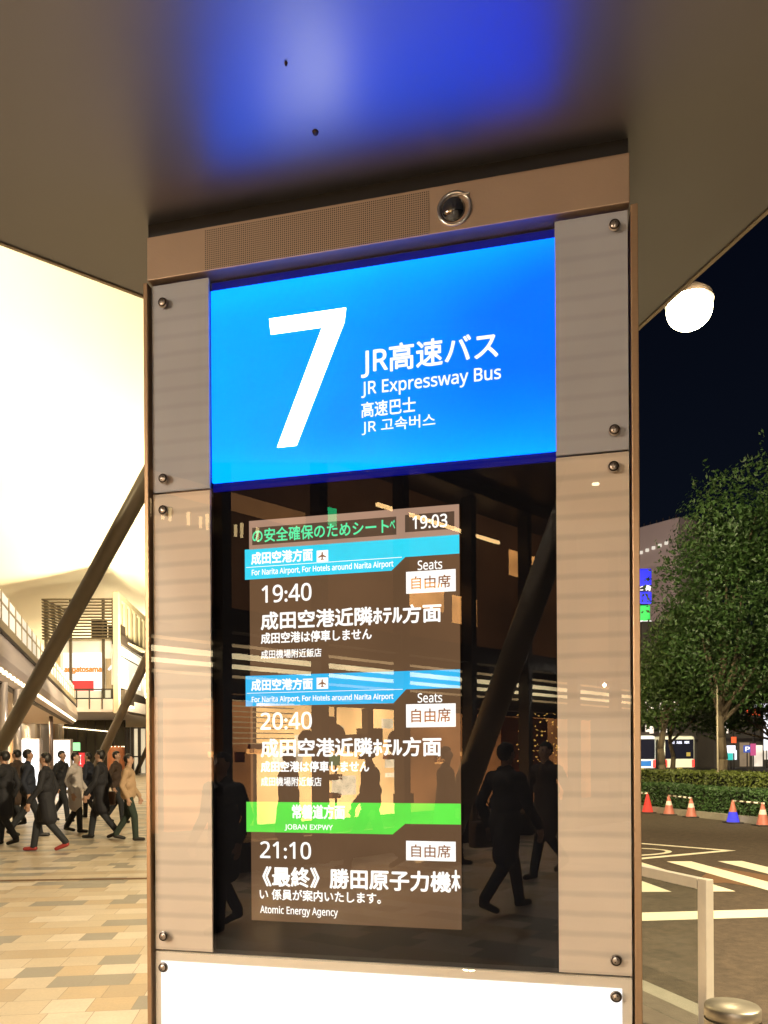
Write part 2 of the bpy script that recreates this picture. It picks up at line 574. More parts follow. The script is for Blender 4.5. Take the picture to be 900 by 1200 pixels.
def stripe(xt, xb, name='crosswalk_stripe'):
    return None
mb = MB()
tops = [570, 631, 689.5, 748.0, 808.9, 868.6, 928, 990]
for xr in tops:
    a = G(xr, 1012, RZ); c = Vector((a.x - 0.005, a.y, 0))
    a2 = Vector((a.x + 0.30, a.y - 2.6, 0))
    wdt = 0.375
    mb.poly([(a.x - wdt, a.y, RZ + .008), (a.x, a.y, RZ + .008), (a2.x, a2.y, RZ + .008), (a2.x - wdt, a2.y, RZ + .008)])
tag(mb.build('crosswalk_marking', M['paint']), 'white crosswalk stripes on the asphalt', 'road marking', kind='structure')
road_poly([(600, 1075), (1100, 1064), (1100, 1073), (600, 1085)], 'stop_line_marking', M['paint'], 'white line painted across the road')
road_poly([(812, 1038), (836, 1018), (905, 1030), (905, 1046), (850, 1037)], 'worn_patch', M['orange_patch'], 'worn orange patch of road surface')
def outline(pts, wdt, name, label):
    w3 = [G(x, y, RZ) for x, y in pts]
    c = sum(w3, Vector()) / len(w3)
    mb = MB(); bm = mb.bm
    o = [bm.verts.new((p.x, p.y, RZ + .004)) for p in w3]
    i_ = []
    for k_, p in enumerate(w3):
        q = w3[k_ - 1]; r = w3[(k_ + 1) % len(w3)]
        d1 = (p - q).normalized(); d2 = (r - p).normalized()
        n1 = Vector((-d1.y, d1.x, 0)); n2 = Vector((-d2.y, d2.x, 0))
        if n1.dot(c - p) < 0: n1 = -n1
        if n2.dot(c - p) < 0: n2 = -n2
        bis = (n1 + n2).normalized()
        l = wdt / max(0.25, bis.dot(n1))
        i_.append(bm.verts.new((p.x + bis.x * l, p.y + bis.y * l, RZ + .004)))
    for k_ in range(len(o)):
        j = (k_ + 1) % len(o)
        bm.faces.new((o[k_], o[j], i_[j], i_[k_]))
    tag(mb.build(name, M['paint']), label, 'road marking', kind='structure')
outline([(862, 999.5), (700, 1013.5), (560, 1000), (700, 985.5)], 0.14, 'diamond_marking', 'white diamond outline painted on the road')
outline([(715 + 72 * math.cos(t), 1000.3 + 5.2 * math.sin(t)) for t in [i * math.pi / 12 for i in range(24)]], 0.10, 'oval_marking', 'white oval outline inside the road diamond')

# ------------------------------------------------------------------ the totem
TB = empty('bus_stop_totem', (SIGN_L + SIGN_R) / 2, math.atan2(SU.y, SU.x),
           'tall bronze bus stop totem with lit blue number 7 panel and departure screen', 'bus stop sign')
HX = SW / 2
def U(px, py):
    u, z = S(px, py)
    return u - HX, z
zA = (U(175, 332)[1] + U(742, 240)[1]) / 2          # header / upper glass
zB = (U(175, 578)[1] + U(742, 525)[1]) / 2          # upper / middle glass
zC = (U(176, 1113.5)[1] + U(745, 1147.5)[1]) / 2    # middle / lower glass
zT = (U(172, 283)[1] + U(740, 175)[1]) / 2          # top of header
uL = U(244.5, 700)[0]; uR = U(652.5, 700)[0]        # the dark window between the side strips
x0, x1 = -HX + 0.004, HX - 0.004
MB().box(x0 + .004, x1 - .004, 0.045, 0.26, 0.0, zT - .002).build('body', M['black_core'], TB)
for s in (-1, 1):
    xa, xb = (-HX - .010, -HX + .0015) if s < 0 else (HX - .0015, HX + .014)
    MB().box(xa, xb, -.004, 0.265, 0.0, zA, bev=.0015).build('side_frame', M['bronze'], TB)
hd = MB().box(-HX + .001, HX - .003, -.003, 0.262, zA + .006, zT, bev=.002).build('header', M['header'], TB)
# speaker grille: perforated plate
def grille_mat():
    m, nt, b = new_mat('perforated_metal')
    L = nt.links.new
    co = nt.nodes.new('ShaderNodeTexCoord')
    mp = nt.nodes.new('ShaderNodeMapping'); mp.inputs['Scale'].default_value = (1 / .0052,) * 3
    L(co.outputs['Object'], mp.inputs[0])
    fr = nt.nodes.new('ShaderNodeVectorMath'); fr.operation = 'FRACTION'; L(mp.outputs[0], fr.inputs[0])
    sb = nt.nodes.new('ShaderNodeVectorMath'); sb.operation = 'SUBTRACT'; sb.inputs[1].default_value = (.5, .5, .5); L(fr.outputs[0], sb.inputs[0])
    ml = nt.nodes.new('ShaderNodeVectorMath'); ml.operation = 'MULTIPLY'; ml.inputs[1].default_value = (1, 0, 1); L(sb.outputs[0], ml.inputs[0])
    ln = nt.nodes.new('ShaderNodeVectorMath'); ln.operation = 'LENGTH'; L(ml.outputs[0], ln.inputs[0])
    lt = nt.nodes.new('ShaderNodeMath'); lt.operation = 'LESS_THAN'; lt.inputs[1].default_value = .30; L(ln.outputs['Value'], lt.inputs[0])
    mx = nt.nodes.new('ShaderNodeMix'); mx.data_type = 'RGBA'; L(lt.outputs[0], mx.inputs[0])
    mx.inputs[6].default_value = (0.33, 0.23, 0.15, 1); mx.inputs[7].default_value = (0.02, 0.012, 0.007, 1)
    L(mx.outputs[2], b.inputs['Base Color'])
    b.inputs['Metallic'].default_value = .35; b.inputs['Roughness'].default_value = .5
    return m
ga, gb = U(241, 297), U(503, 247)
gz0 = (U(241, 319)[1] + U(503, 273)[1]) / 2
gz1 = (U(241, 273)[1] + U(503, 222)[1]) / 2
MB().box(ga[0], gb[0], -.0045, -.002, gz0, gz1).build('speaker_grille', grille_mat(), hd)
# camera dome in a recessed ring
cu_, cz_ = U(533, 246)
cmh = MB()
cmh.lathe([(0.0415, 0), (0.0415, .003), (.036, .004), (.0335, .001), (.0335, -.002)], seg=40)
ring = cmh.build('camera_ring', M['steel'], hd)
ring.rotation_euler = (R(90), 0, 0); ring.location = (cu_, -.0035, cz_)
M['dome'] = pbr('camera_dome_glass', (0.006, 0.008, 0.010), 0.05, 0, 0.1, spec=0.9, coat=1.0)
dome = MB().ball((0, 0, 0), .031, seg=28).build('camera_dome', M['dome'], hd)
dome.location = (cu_ - .004, .004, cz_); dome.scale = (1, .8, 1)
MB().box(cu_ - .006, cu_ + .036, -.009, -.003, cz_ + .027, cz_ + .031, bev=.001).build('camera_visor', M['steel'], hd)

# glass panes
gap = .0025
for (za, zb, nm) in ((zB + gap, zA - .003, 'upper_glass'), (zC + gap, zB - gap, 'middle_glass'), (0.12, zC - gap, 'lower_glass')):
    MB().box(x0, x1, 0.0, .008, za, zb, bev=.001).build(nm, M['upper_glass' if nm == 'upper_glass' else 'glass'], TB)
# side strips behind the glass
for (za, zb, mat) in ((zB + gap, zA - .003, 'strip_grey'), (zC + gap, zB - gap, 'strip_tan')):
    MB().box(x0 + .003, uL, .010, .018, za, zb).build('side_strip', M[mat], TB)
    MB().box(uR, x1 - .003, .010, .018, za, zb).build('side_strip', M[mat], TB)
# number panel: recessed light box
z_t = (U(245, 335)[1] + U(652, 270)[1]) / 2
z_b = (U(245, 563)[1] + U(652, 522)[1]) / 2
MB().box(uL - .002, uR + .002, .034, .040, zB + .001, zA - .004).build('lightbox_surround', M['navy'], TB)
NP = MB().box(uL, uR, .022, .033, z_b, z_t, bev=.002).build('number_panel', M['lightbox'], TB)
yl = .0195
def quad(pts, y, thick=.0012):
    return [(u, y, z) for u, z in pts]
seven = [(228, 298), (364, 277.5), (361, 303), (276, 522), (242, 526.5), (322, 312), (231, 325.5)]
pts = [U(160 + x / 1.5, 170 + y / 1.5) for x, y in seven]
zz = (pts[0][1] + pts[1][1]) / 2; pts[0] = (pts[0][0], zz); pts[1] = (pts[1][0], zz)
zz = (pts[3][1] + pts[4][1]) / 2; pts[3] = (pts[3][0], zz); pts[4] = (pts[4][0], zz)
zz = (pts[5][1] + pts[6][1]) / 2; pts[5] = (pts[5][0], zz); pts[6] = (pts[6][0], zz)
MB().poly([(u, yl, z) for u, z in pts], (0, .002, 0)).build('numeral', M['numeral_white'], NP)
def line(body, xl, yt, yb, xr, parent, mat, y, bold=.012, name='lettering'):
    """a line of writing: left end x, its top and bottom there, and its right end x in the photo"""
    a, b2 = U(xl, yt), U(xl, yb)
    zt, zb = a[1], b2[1]
    um = (zt + zb) / 2
    # right end on the same level: solve for u
    lo = a[0]
    s_lo, s_hi = lo, HX
    for _ in range(40):
        mid = (s_lo + s_hi) / 2
        q = SIGN_L + SU * (mid + HX)
        pxm = CXP + q.x / q.y * FPX
        pym = HZ - (um - EYE) / q.y * FPX
        pxm += .006 * (pym - HZ)
        if pxm < xr: s_lo = mid
        else: s_hi = mid
    return flat_text(name, body, mat, parent, lo, s_lo, zb, zt, y, bold)
W_ = M['letter_white']
line('JR高速バス', 421, 403, 438, 582.5, NP, W_, yl, .012)
line('JR Expressway Bus', 421, 443.5, 463, 586, NP, W_, yl, .009)
line('高速巴士', 421, 467.5, 485.5, 485, NP, W_, yl, .010)
line('JR 고속버스', 421.5, 489, 506, 508.5, NP, W_, yl, .005)

# the dark window with the departure screen
MB().box(uL - .002, uR + .002, .036, .042, zC + .004, zB - .001).build('screen_backing', M['screen_black'], TB)
dz1 = (U(287, 605)[1] + U(537, 588)[1]) / 2
dz0 = (U(290, 1082)[1] + U(537, 1092)[1]) / 2
dL = U(288, 850)[0]; dR = U(537.5, 850)[0]; dLL = U(282, 720)[0]
yd = .030
DS = MB().box(dL, dR, yd, .0355, dz0, dz1).build('departure_screen', M['screen_back'], TB)
def zpx(a, b2=None):
    """height read at one or two photo points, averaged"""
    z = U(*a)[1]
    return z if b2 is None else (z + U(*b2)[1]) / 2
def plate(name, mat, xa, xb, za, zb, y, parent=DS, thick=.0012, bev=0):
    return MB().box(xa, xb, y, y + thick, za, zb, bev=bev).build(name, M[mat], parent)
y1, y2, y3, y4 = yd - .0016, yd - .0030, yd - .0044, yd - .0058
plate('status_bar', 'screen_frame', dL, dR, zpx((287, 641)), dz1, y1)
plate('ticker_field', 'screen_dark', U(290.5, 622)[0], U(461.5, 612)[0], zpx((290, 635.5)), zpx((290, 615.0)), y2)
plate('clock_field', 'screen_dark', U(472, 610)[0], U(530.5, 605)[0], zpx((472, 620)), zpx((472, 599.5)), y2)
line('の安全確保のためシート', 291, 616.8, 633, 452.5, DS, M['txt_green'], y3, .012)
line('ベ', 454, 606, 616, 460, DS, M['txt_green'], y3, .012)
line('19:03', 481, 601.2, 616.5, 522, DS, M['txt_white'], y3, .012)

def band(mat, y_tl, y_bl, y_tr, y_br, notch1, notch2, txt, ty, en, ey, icon, rule, xa=289.5, xb=290):
    pts = [U(282, y_tl), U(537, y_tr), U(537, y_br), U(*notch2), U(*notch1), U(282, y_bl)]
    zt = (pts[0][1] + pts[1][1]) / 2; zm = (pts[2][1] + pts[3][1]) / 2; zb = (pts[4][1] + pts[5][1]) / 2
    uu = [p[0] for p in pts]
    q = [(dLL, zt), (dR, zt), (dR, zm), (uu[3], zm), (uu[4], zb), (dLL, zb)]
    bnd = MB().poly([(u, y1, z) for u, z in q], (0, .0012, 0)).build('direction_band', M[mat], DS)
    line(txt[0], xa, ty[0], ty[1], txt[1], DS, M['txt_white'], y2, .022)
    line(en[0], xb, ey[0], ey[1], en[1], DS, M['txt_white'], y2, .012)
    if rule:
        zr = zpx((284, rule))
        plate('band_rule', 'txt_white', dLL + .004, uu[3] - .008, zr - .0006, zr + .0006, y2)
    if icon:
        ic = plate('aeroplane_icon', 'txt_white', U(367, icon[0])[0], U(380.5, icon[0])[0], zpx((367, icon[1])), zpx((367, icon[0])), y2)
        ca = (U(367, icon[0])[0] + U(380.5, icon[0])[0]) / 2
        cz = (zpx((367, icon[1])) + zpx((367, icon[0]))) / 2
        s_ = .0105
        pl = [(0, 1), (.16, .7), (.16, .28), (.95, -.2), (.95, -.42), (.16, -.18), (.12, -.62), (.36, -.82), (.36, -.98), (0, -.86)]
        pl = pl + [(-x, y) for x, y in reversed(pl[1:-1])]
        MB().poly([(ca + x * s_, y3, cz + y * s_) for x, y in pl], (0, .001, 0)).build('aeroplane', M['txt_brown'], DS)
band('band_cyan', 642, 677.8, 620.7, 644, (455.6, 664), (472, 650), ('成田空港方面', 362), (644.5, 658.5),
     ('For Narita Airport, For Hotels around Narita Airport', 458), (664.5, 673.5), (642.0, 655.5), 662)
band('band_blue', 792, 828, 781.7, 804.5, (458, 822), (473, 807), ('成田空港方面', 362), (795.5, 808.5),
     ('For Narita Airport, For Hotels around Narita Airport', 458), (815.5, 824), (793, 806.3), 811.5)
band('band_green', 942, 978.6, 941, 966.8, (457, 976.5), (472, 967.5), ('常磐道方面', 400), (944, 960), ('JOBAN EXPWY', 386), (967, 974.5), None, None, 338, 329)
for (yt, yb) in ((683.8, 704.2), (834.8, 854.4), (987.2, 1006.2)):
    pass
T = M['txt_white']
line('19:40', 302, 683.8, 704.0, 360.5, DS, T, y2, .012)
line('20:40', 300.5, 834.8, 854.6, 361, DS, T, y2, .012)
line('21:10', 300, 987.4, 1007, 360, DS, T, y2, .012)
line('成田空港近隣ﾎﾃﾙ方面', 301, 715.6, 736, 514.5, DS, T, y2, .020)
line('成田空港近隣ﾎﾃﾙ方面', 301, 866, 887, 514.5, DS, T, y2, .020)
line('成田空港は停車しません', 301, 740, 752.6, 432, DS, T, y2, .020)
line('成田空港は停車しません', 301, 892.5, 904.8, 429, DS, T, y2, .020)
line('成田機場附近飯店', 301, 760.5, 770.5, 372.5, DS, T, y2, .010)
line('成田機場附近飯店', 301, 911, 921.5, 372.5, DS, T, y2, .010)
line('《最終》勝田原子力機', 303, 1017.5, 1040, 526, DS, T, y2, .022)
line('木', 527.5, 1022, 1046, 537, DS, T, y2, .022)
line('い 係員が案内いたします。', 299.5, 1043.5, 1056, 443, DS, T, y2, .018)
line('Atomic Energy Agency', 300, 1063.5, 1075, 392, DS, T, y2, .012)
for (st, sb_, bt, bb, tt, tb) in ((653.8, 665, 667, 693, 673, 688), (811.5, 822.5, 824.5, 852, 830, 846), (None, None, 986.8, 1010, 991, 1006)):
    if st:
        line('Seats', 487, st, sb_, 516, DS, T, y2, .010)
    plate('seat_box', 'txt_white', U(473, bt)[0], U(532, bt)[0], zpx((473, bb)), zpx((473, bt)), y1, bev=.0005)
    line('自由席', 479.5, tt, tb, 526, DS, M['txt_brown'], y3, .008)

# lower panel: white lit poster board in a cream frame
LZ1 = (U(187, 1127)[1] + U(729, 1159.5)[1]) / 2
la, lb = U(187, 1160)[0], U(729.5, 1170)[0]
MB().box(x0 + .003, x1 - .003, .010, .020, 0.125, zC - gap).build('lower_board', M['cream_frame'], TB)
MB().box(la, lb, .0085, .0098, 0.18, LZ1).build('lit_poster_board', M['white_panel'], TB)
# bolts
for (px, py) in ((191, 355), (720, 264), (720, 504), (191.5, 561), (191.5, 598), (719, 547), (192, 1097), (722, 1125.5), (191.5, 1133.5), (722, 1168)):
    bu, bz = U(px, py)
    bo = MB().lathe([(.0, .006), (.0065, .006), (.0082, .0045), (.0098, .003), (.0122, .0028), (.0132, 0)], seg=24).build('bolt', M['bolt'], TB)
    bo.rotation_euler = (R(90), 0, 0); bo.location = (bu, -.0002, bz)
    rn = MB().lathe([(.0085, .0052), (.0112, .0052), (.0112, .0), (.0085, .0)], seg=24).build('bolt_groove', M['bolt_dark'], bo)
    for dx in (-.0032, .0032):
        MB().lathe([(0, .0066), (.0014, .0066), (.0014, .004)], (dx * .7, dx, 0), 10).build('bolt_socket', M['bolt_dark'], bo)

# ------------------------------------------------------------------ shelter roof over the totem
M['soffit'] = pbr('soffit_metal', (0.195, 0.200, 0.218), 0.38, 0.92, 0.06, 2.0)
M['fascia'] = pbr('fascia_metal', (0.30, 0.26, 0.21), 0.4, 0.8)
zs = zT + .034
MB().box(-HX + .004, HX - .006, .000, .255, zT - .004, zs + .01).build('neck', M['black_core'], TB)
def on_soffit(px, py):
    d = (zs - EYE) * FPX / (HZ - py)
    return Vector(((px - CXP) / FPX * d, d, zs))
l1, l2 = on_soffit(0, 288), on_soffit(168, 350)
r1, r2 = on_soffit(900, 250), on_soffit(757, 379)
ld = (l2 - l1).normalized(); rd = (r2 - r1).normalized()
# the two edges meet behind the totem
den = ld.x * rd.y - ld.y * rd.x
t_ = ((r1.x - l1.x) * rd.y - (r1.y - l1.y) * rd.x) / den
cor = l1 + ld * t_
A_ = l1 - ld * 3.2; B_ = r1 - rd * 2.35
A2 = Vector((A_.x + .3, B_.y + .4, zs))
RF = empty('shelter_roof', cor, 0, 'low brown metal shelter roof directly above the totem', 'shelter roof')
def rel(p): return Vector(p) - cor
poly = [cor, Vector((-1.98, 1.29, zs)), Vector((-1.80, .80, zs)), Vector((1.62, -1.0, zs)), r1 - rd * 2.55]
MB().poly([rel(p) for p in poly], (0, 0, .012)).build('soffit', M['soffit'], RF)
mb = MB()
c0 = sum(poly, Vector()) / len(poly)
ins = [c0 + (p - c0) * .985 for p in poly]
mb.poly([rel(p) + Vector((0, 0, .012)) for p in ins], (0, 0, .26))
mb.build('roof_slab', M['fascia'], RF)
mb = MB()
for (a, b2) in ((poly[0], poly[1]), (poly[-1], poly[0])):
    d_ = (b2 - a).normalized(); n_ = Vector((-d_.y, d_.x, 0))
    if n_.dot(c0 - a) > 0: n_ = -n_
    mb.poly([rel(a) + Vector((0, 0, -.004)), rel(b2) + Vector((0, 0, -.004)), rel(b2) + n_ * .012 + Vector((0, 0, -.004)), rel(a) + n_ * .012 + Vector((0, 0, -.004))], (0, 0, .27))
mb.build('fascia', M['fascia'], RF)
for (px, py, rr) in ((374, 154, .0075), (340, 73, .0035)):
    p = rel(on_soffit(px, py))
    MB().lathe([(0, -.005), (rr * .7, -.005), (rr, 0)], p, 14).build('screw', M['bolt_dark'], RF)

# ------------------------------------------------------------------ station side, left
M['column'] = pbr('column_paint', (0.15, 0.12, 0.085), 0.42, 0.3, 0.08, 3)
def leaning_column(base, top, r, label):
    t = empty('leaning_column', base, 0, label, 'column', 'leaning steel canopy columns')
    v = top - base
    MB().tube((0, 0, 0), v, r, r, 28).build('shaft', M['column'], t)
    MB().lathe([(r * 1.9, 0), (r * 1.9, .04), (r * 1.35, .05), (r * 1.3, .16)], (v.x * .0, v.y * .0, 0), 28).build('foot_plate', M['steel'], t)
    return t
def extend(A, B, z0, z1):
    d = B - A
    return A + d * ((z0 - A.z) / d.z), A + d * ((z1 - A.z) / d.z)
a, b_ = extend(P(0, 873, 21), P(168, 571, 16.6), 0, 11.5)
leaning_column(a, b_, .185, 'thick leaning steel column crossing the bright canopy, nearest of the left ones')
a, b_ = extend(P(115, 892, 35), P(166, 784.5, 32), 0, 11.5)
leaning_column(a, b_, .185, 'thinner looking leaning steel column in front of the louvred pavilion')
a, b_ = extend(P(159, 905, 66), P(168.5, 884, 64), 0, 11.5)
leaning_column(a, b_, .185, 'farthest leaning column, a short piece beside the totem edge')
a, b_ = extend(V(550, 912, 11), V(650, 640, 11), 0, 8.0)
leaning_column(a, b_, .19, 'leaning column behind the photographer, mirrored dark in the totem glass')

# lit membrane canopy
M['membrane'] = pbr('canopy_membrane', (0.84, 0.77, 0.62), 0.7, 0, 0.10, 0.16, stretch=(1, .4, 1))  # stretched noise puts soft streaks of the glow into the sheet's colour
mb = MB(); bm = mb.bm
NL, NS = 40, 14
grid = []
for i in range(NL + 1):
    d = 8 + 112 * i / NL
    row = []
    for j in range(NS + 1):
        s = j / NS
        aa = -6.0 + 30 * s
        z = 19.0 - 2.2 * math.sin(s * math.pi) * .8 - 5.0 * s + .55 * abs(math.sin(d / 9.0 * math.pi / 2)) * math.sin(s * math.pi)
        row.append(bm.verts.new(along(aa, d, z)))
    grid.append(row)
for i in range(NL):
    for j in range(NS):
        f = bm.faces.new((grid[i][j], grid[i + 1][j], grid[i + 1][j + 1], grid[i][j + 1])); f.smooth = True
o = mb.build('membrane_canopy', M['membrane'], None)
sol = o.modifiers.new('solid', 'SOLIDIFY'); sol.thickness = .05
tag(o, 'huge pale membrane canopy glowing cream from its uplights', 'canopy')

# elevated deck along the station front
M['deck_metal'] = pbr('deck_fascia_metal', (0.72, 0.60, 0.52), 0.35, 0.3, 0.12, 1.2, stretch=(.3, 1, 4))
M['deck_soffit'] = pbr('deck_soffit', (0.55, 0.46, 0.38), 0.5, 0, 0.08, 1)
M['dark_trim'] = pbr('dark_trim', (0.05, 0.038, 0.03), 0.5, 0.4)
M['rail_tan'] = pbr('rail_tan', (0.48, 0.38, 0.22), 0.45, 0.3)
M['warm_led'] = emit('warm_led', (1.0, 0.80, 0.50), 5.0)
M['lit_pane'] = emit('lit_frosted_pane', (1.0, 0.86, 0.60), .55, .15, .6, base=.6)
DK = empty('elevated_deck', (-3.67, 0, 0), math.atan2(E_DIR.y, E_DIR.x), 'elevated pedestrian deck with glass railing along the station front', 'deck')
l0, l1_ = 17.0, 60.0
# sloping fascia, local y grows into the building
mb = MB()
prof = [(0.35, 4.0), (0.05, 4.30), (0.0, 4.53), (0.16, 5.31), (0.6, 5.31), (0.6, 4.0)]
mb.poly([(l0, y, z) for y, z in prof], (l1_ - l0, 0, 0)); mb.build('fascia', M['deck_metal'], DK)
MB().box(l0, l1_, .10, .62, 5.31, 5.43).build('dark_ledge', M['dark_trim'], DK)
MB().box(l0, l1_, .14, .5, 5.432, 5.75).build('upstand', M['rail_tan'], DK)
MB().box(l0, l1_, .61, 10, 4.0, 4.35).build('deck_slab', M['deck_soffit'], DK)
mb = MB(); mb2 = MB()
n = int((l1_ - l0) / 1.6)
for i in range(n + 1):
    x = l0 + i * 1.6
    mb.box(x - .05, x + .05, .18, .28, 5.75, 6.75)
mb.box(l0, l1_, .20, .26, 6.33, 6.41)
for i in range(n):
    x = l0 + i * 1.6
    mb2.box(x + .06, x + 1.54, .21, .23, 5.77, 6.72)
mb.build('railing', M['rail_tan'], DK)
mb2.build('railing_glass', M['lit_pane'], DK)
for i in range(int((l1_ - l0) / .9)):
    x = l0 + i * .9
    MB().box(x, x + .42, .10, .2, 4.02 + .12, 4.18 + .06).build('soffit_light', M['warm_led'], DK)
MB().box(l0, l1_, .37, 0.60, 3.93, 4.0).build('soffit_edge', M['dark_trim'], DK)
for i in range(5):
    p = Vector((-3.67, 0, 0)) + E_DIR * (22 + i * 9) + E_IN * 2.0 + Vector((0, 0, 3.9))
    lamp('AREA', 'deck_soffit_lamp', p, 240, CREAM, p - Vector((0, 0, 1)), size=1.2)

# station wall behind the deck: a row of panels, each with its own cladding
WL = empty('station_wall', (-7.05, 0, 0), math.atan2(E_DIR.y, E_DIR.x), 'pale clad station wall under the elevated deck', 'wall')
M['clad_white'] = pbr('cladding_white', (0.80, 0.70, 0.66), 0.35, 0, 0.05, .6)
M['clad_tan'] = pbr('cladding_tan', (0.62, 0.50, 0.40), 0.4, 0, 0.05, .6)
M['clad_orange'] = pbr('cladding_orange', (0.66, 0.40, 0.22), 0.4, 0, 0.05, .6)
seq = ['clad_white', 'clad_tan', 'clad_white', 'clad_white', 'clad_orange', 'clad_tan']
for i in range(14):
    xa = 32 + i * 4.2
    MB().box(xa, xa + 4.15, .0 + .05 * (i % 2), .4, 0, 5.2).build('cladding', M[seq[i % 6]], WL)
MB().box(30, 92, .45, 6, 0, 9.0).build('wall_core', M['clad_tan'], WL)
# deck pillars
M['pillar'] = pbr('pillar_grey', (0.50, 0.43, 0.38), 0.3, 0.3, .06, 2)
M['pillar_dark'] = pbr('pillar_dark', (0.14, 0.10, 0.085), 0.4, 0.3, .06, 2)
def pillar(px, d, r, mat, label, z1=4.0):
    x = (px - CXP) / FPX * d
    t = empty('deck_pillar', (x, d, 0), 0, label, 'pillar', 'round pillars under the deck')
    MB().tube((0, 0, 0), (0, 0, z1), r, r, 24).build('shaft', M[mat], t)
    MB().lathe([(r * 1.15, 0), (r * 1.15, .22), (r, .25)], (0, 0, 0), 24).build('foot_collar', M['steel'], t)
pillar(4, 25, .14, 'pillar', 'grey round pillar at the left edge under the deck')
pillar(20.5, 27.6, .14, 'pillar', 'pale round pillar just left of the white lightboxes')
pillar(60, 46, .11, 'pillar_dark', 'slim dark pillar between the two white lightboxes')
# glowing white advertising boxes standing on the plaza
M['ad_white'] = emit('ad_white', (1.0, .97, .95), 2.2)
def ad_box(px0, px1, py, d, label):
    xa, xb = (px0 - CXP) / FPX * d, (px1 - CXP) / FPX * d
    t = empty('advertising_lightbox', ((xa + xb) / 2, d, 0), 0, label, 'lightbox', 'glowing white advertising boxes')
    h = EYE + (HZ - py) / FPX * d; hw = (xb - xa) / 2
    MB().box(-hw, hw, 0, .25, .08, h, bev=.02).build('casing', M['pillar'], t)
    MB().box(-hw + .04, hw - .04, -.012, -.001, .15, h - .05).build('lit_face', M['ad_white'], t)
    MB().box(-hw * .8, hw * .8, .03, .22, 0, .08).build('plinth', M['dark_trim'], t)
ad_box(23, 47, 863, 30, 'glowing white lightbox left of the slim dark pillar')
ad_box(62, 83, 864, 33, 'glowing white lightbox right of the slim dark pillar')
M['red_sign'] = emit('red_sign', (0.95, 0.02, 0.03), 1.0)
M['sign_white'] = emit('sign_white', (1, .95, .9), 1.4)
M['exit_green'] = emit('exit_green', (0.35, 0.95, .35), 1.6)

def board(name, px0, px1, py0, py1, d, mat, label, cat, post=True, thick=.12, group=None):
    a, b2 = P(px0, py1, d), P(px1, py0, d)
    t = empty(name, ((a.x + b2.x) / 2, d, 0), 0, label, cat, group)
    hw = (b2.x - a.x) / 2
    MB().box(-hw, hw, 0, thick, a.z, b2.z, bev=.01).build('sign_face', M[mat], t)
    if post:
        MB().box(-.04, .04, .03, .09, RZ, a.z).build('post', M['dark_trim'], t)
    return t, hw, a.z, b2.z
t, hw, za, zb = board('red_sign', 84, 98.5, 880, 897, 40, 'red_sign', 'small red sign with white marks beside the white lightbox', 'sign')
flat_text('lettering', 'E', M['sign_white'], t, -hw * .75, -hw * .1, za + .15, zb - .12, -.01, .03)
flat_text('lettering', 'I', M['sign_white'], t, hw * .3, hw * .55, za + .15, zb - .12, -.01, .0)
board('exit_sign', 84, 93, 868, 877.5, 38, 'exit_green', 'small green white lit sign above the red sign', 'sign')

# louvred pavilion at the end of the deck
D0 = 60.0
kx = D0 / FPX
PVX0, PVX1 = (50 - CXP) * kx, (137 - CXP) * kx
PV = empty('louvred_pavilion', (PVX1, D0, 0), 0, 'louvre topped glass pavilion at the end of the deck', 'pavilion')
def zp(py): return EYE + (HZ - py) * kx
wd = PVX0 - PVX1
M['louvre'] = pbr('louvre_metal', (0.10, 0.078, 0.05), 0.45, 0.4)
M['frame_pale'] = pbr('pale_frame', (0.62, 0.54, 0.40), 0.4, 0.2)
M['fin_tan'] = pbr('fin_tan', (0.46, 0.40, 0.27), 0.5)
mb = MB()
nl = 14
for i in range(nl):
    z = zp(746) + (zp(700) - zp(746)) * i / (nl - 1)
    mb.box(wd, -.05, -.05, .15, z - .055, z + .055)
    mb.box(wd - .05, wd + .12, .16, 5, z - .055, z + .055)
mb.build('louvre_screen', M['louvre'], PV)
for px in (53, 82, 120.5):
    x = (px - 137) * kx
    MB().box(x - .09, x + .09, .16, .36, zp(822), zp(699)).build('mullion', M['louvre'], PV)
MB().box(-.22, .22, -.12, .3, zp(834), zp(692), bev=.03).build('corner_post', M['frame_pale'], PV)
for (pa, pb_, ya, yb) in ((101, 114, 720, 735), (121, 136, 727, 735)):
    MB().box((pa - 137) * kx, (pb_ - 137) * kx, 1.2, 2.4, zp(yb + 9), zp(ya)).build('roof_plant', M['dark_trim'], PV)
M['pav_glow'] = emit('pavilion_lit_room', (1.0, 0.80, 0.50), .62, .25, .5, base=.4)
M['pav_white'] = emit('pavilion_white_ad', (1.0, .97, .88), 1.5)
M['pav_grey'] = pbr('pavilion_grey_panel', (0.30, 0.24, 0.17), .5)
MB().box((68 - 137) * kx, 0, .55, .7, zp(815), zp(748)).build('lit_wall', M['pav_glow'], PV)
MB().box(wd, (68 - 137) * kx - .02, .6, .75, zp(815), zp(748)).build('side_wall', M['fin_tan'], PV)
MB().box(wd, 0, .75, 8, zp(747), zp(744.5)).build('ceiling', M['frame_pale'], PV)
MB().box((72 - 137) * kx, (118.5 - 137) * kx, .42, .52, zp(807), zp(762)).build('advert', M['pav_white'], PV)
MB().box((80 - 137) * kx, (108 - 137) * kx, .36, .41, zp(807), zp(795)).build('red_advert', M['red_sign'], PV)
M['orange_txt'] = emit('orange_letters', (.95, .30, .03), 1.0)
flat_text('lettering', 'arigatosama', M['orange_txt'], PV, (74 - 137) * kx, (117.5 - 137) * kx, zp(786.5), zp(778.5), .34, .05)
MB().box((122 - 137) * kx, (134.6 - 137) * kx, .42, .52, zp(805), zp(769)).build('arrow_panel', M['pav_grey'], PV)
ax = (129.5 - 137) * kx
az0, az1 = zp(789), zp(776)
mb = MB()
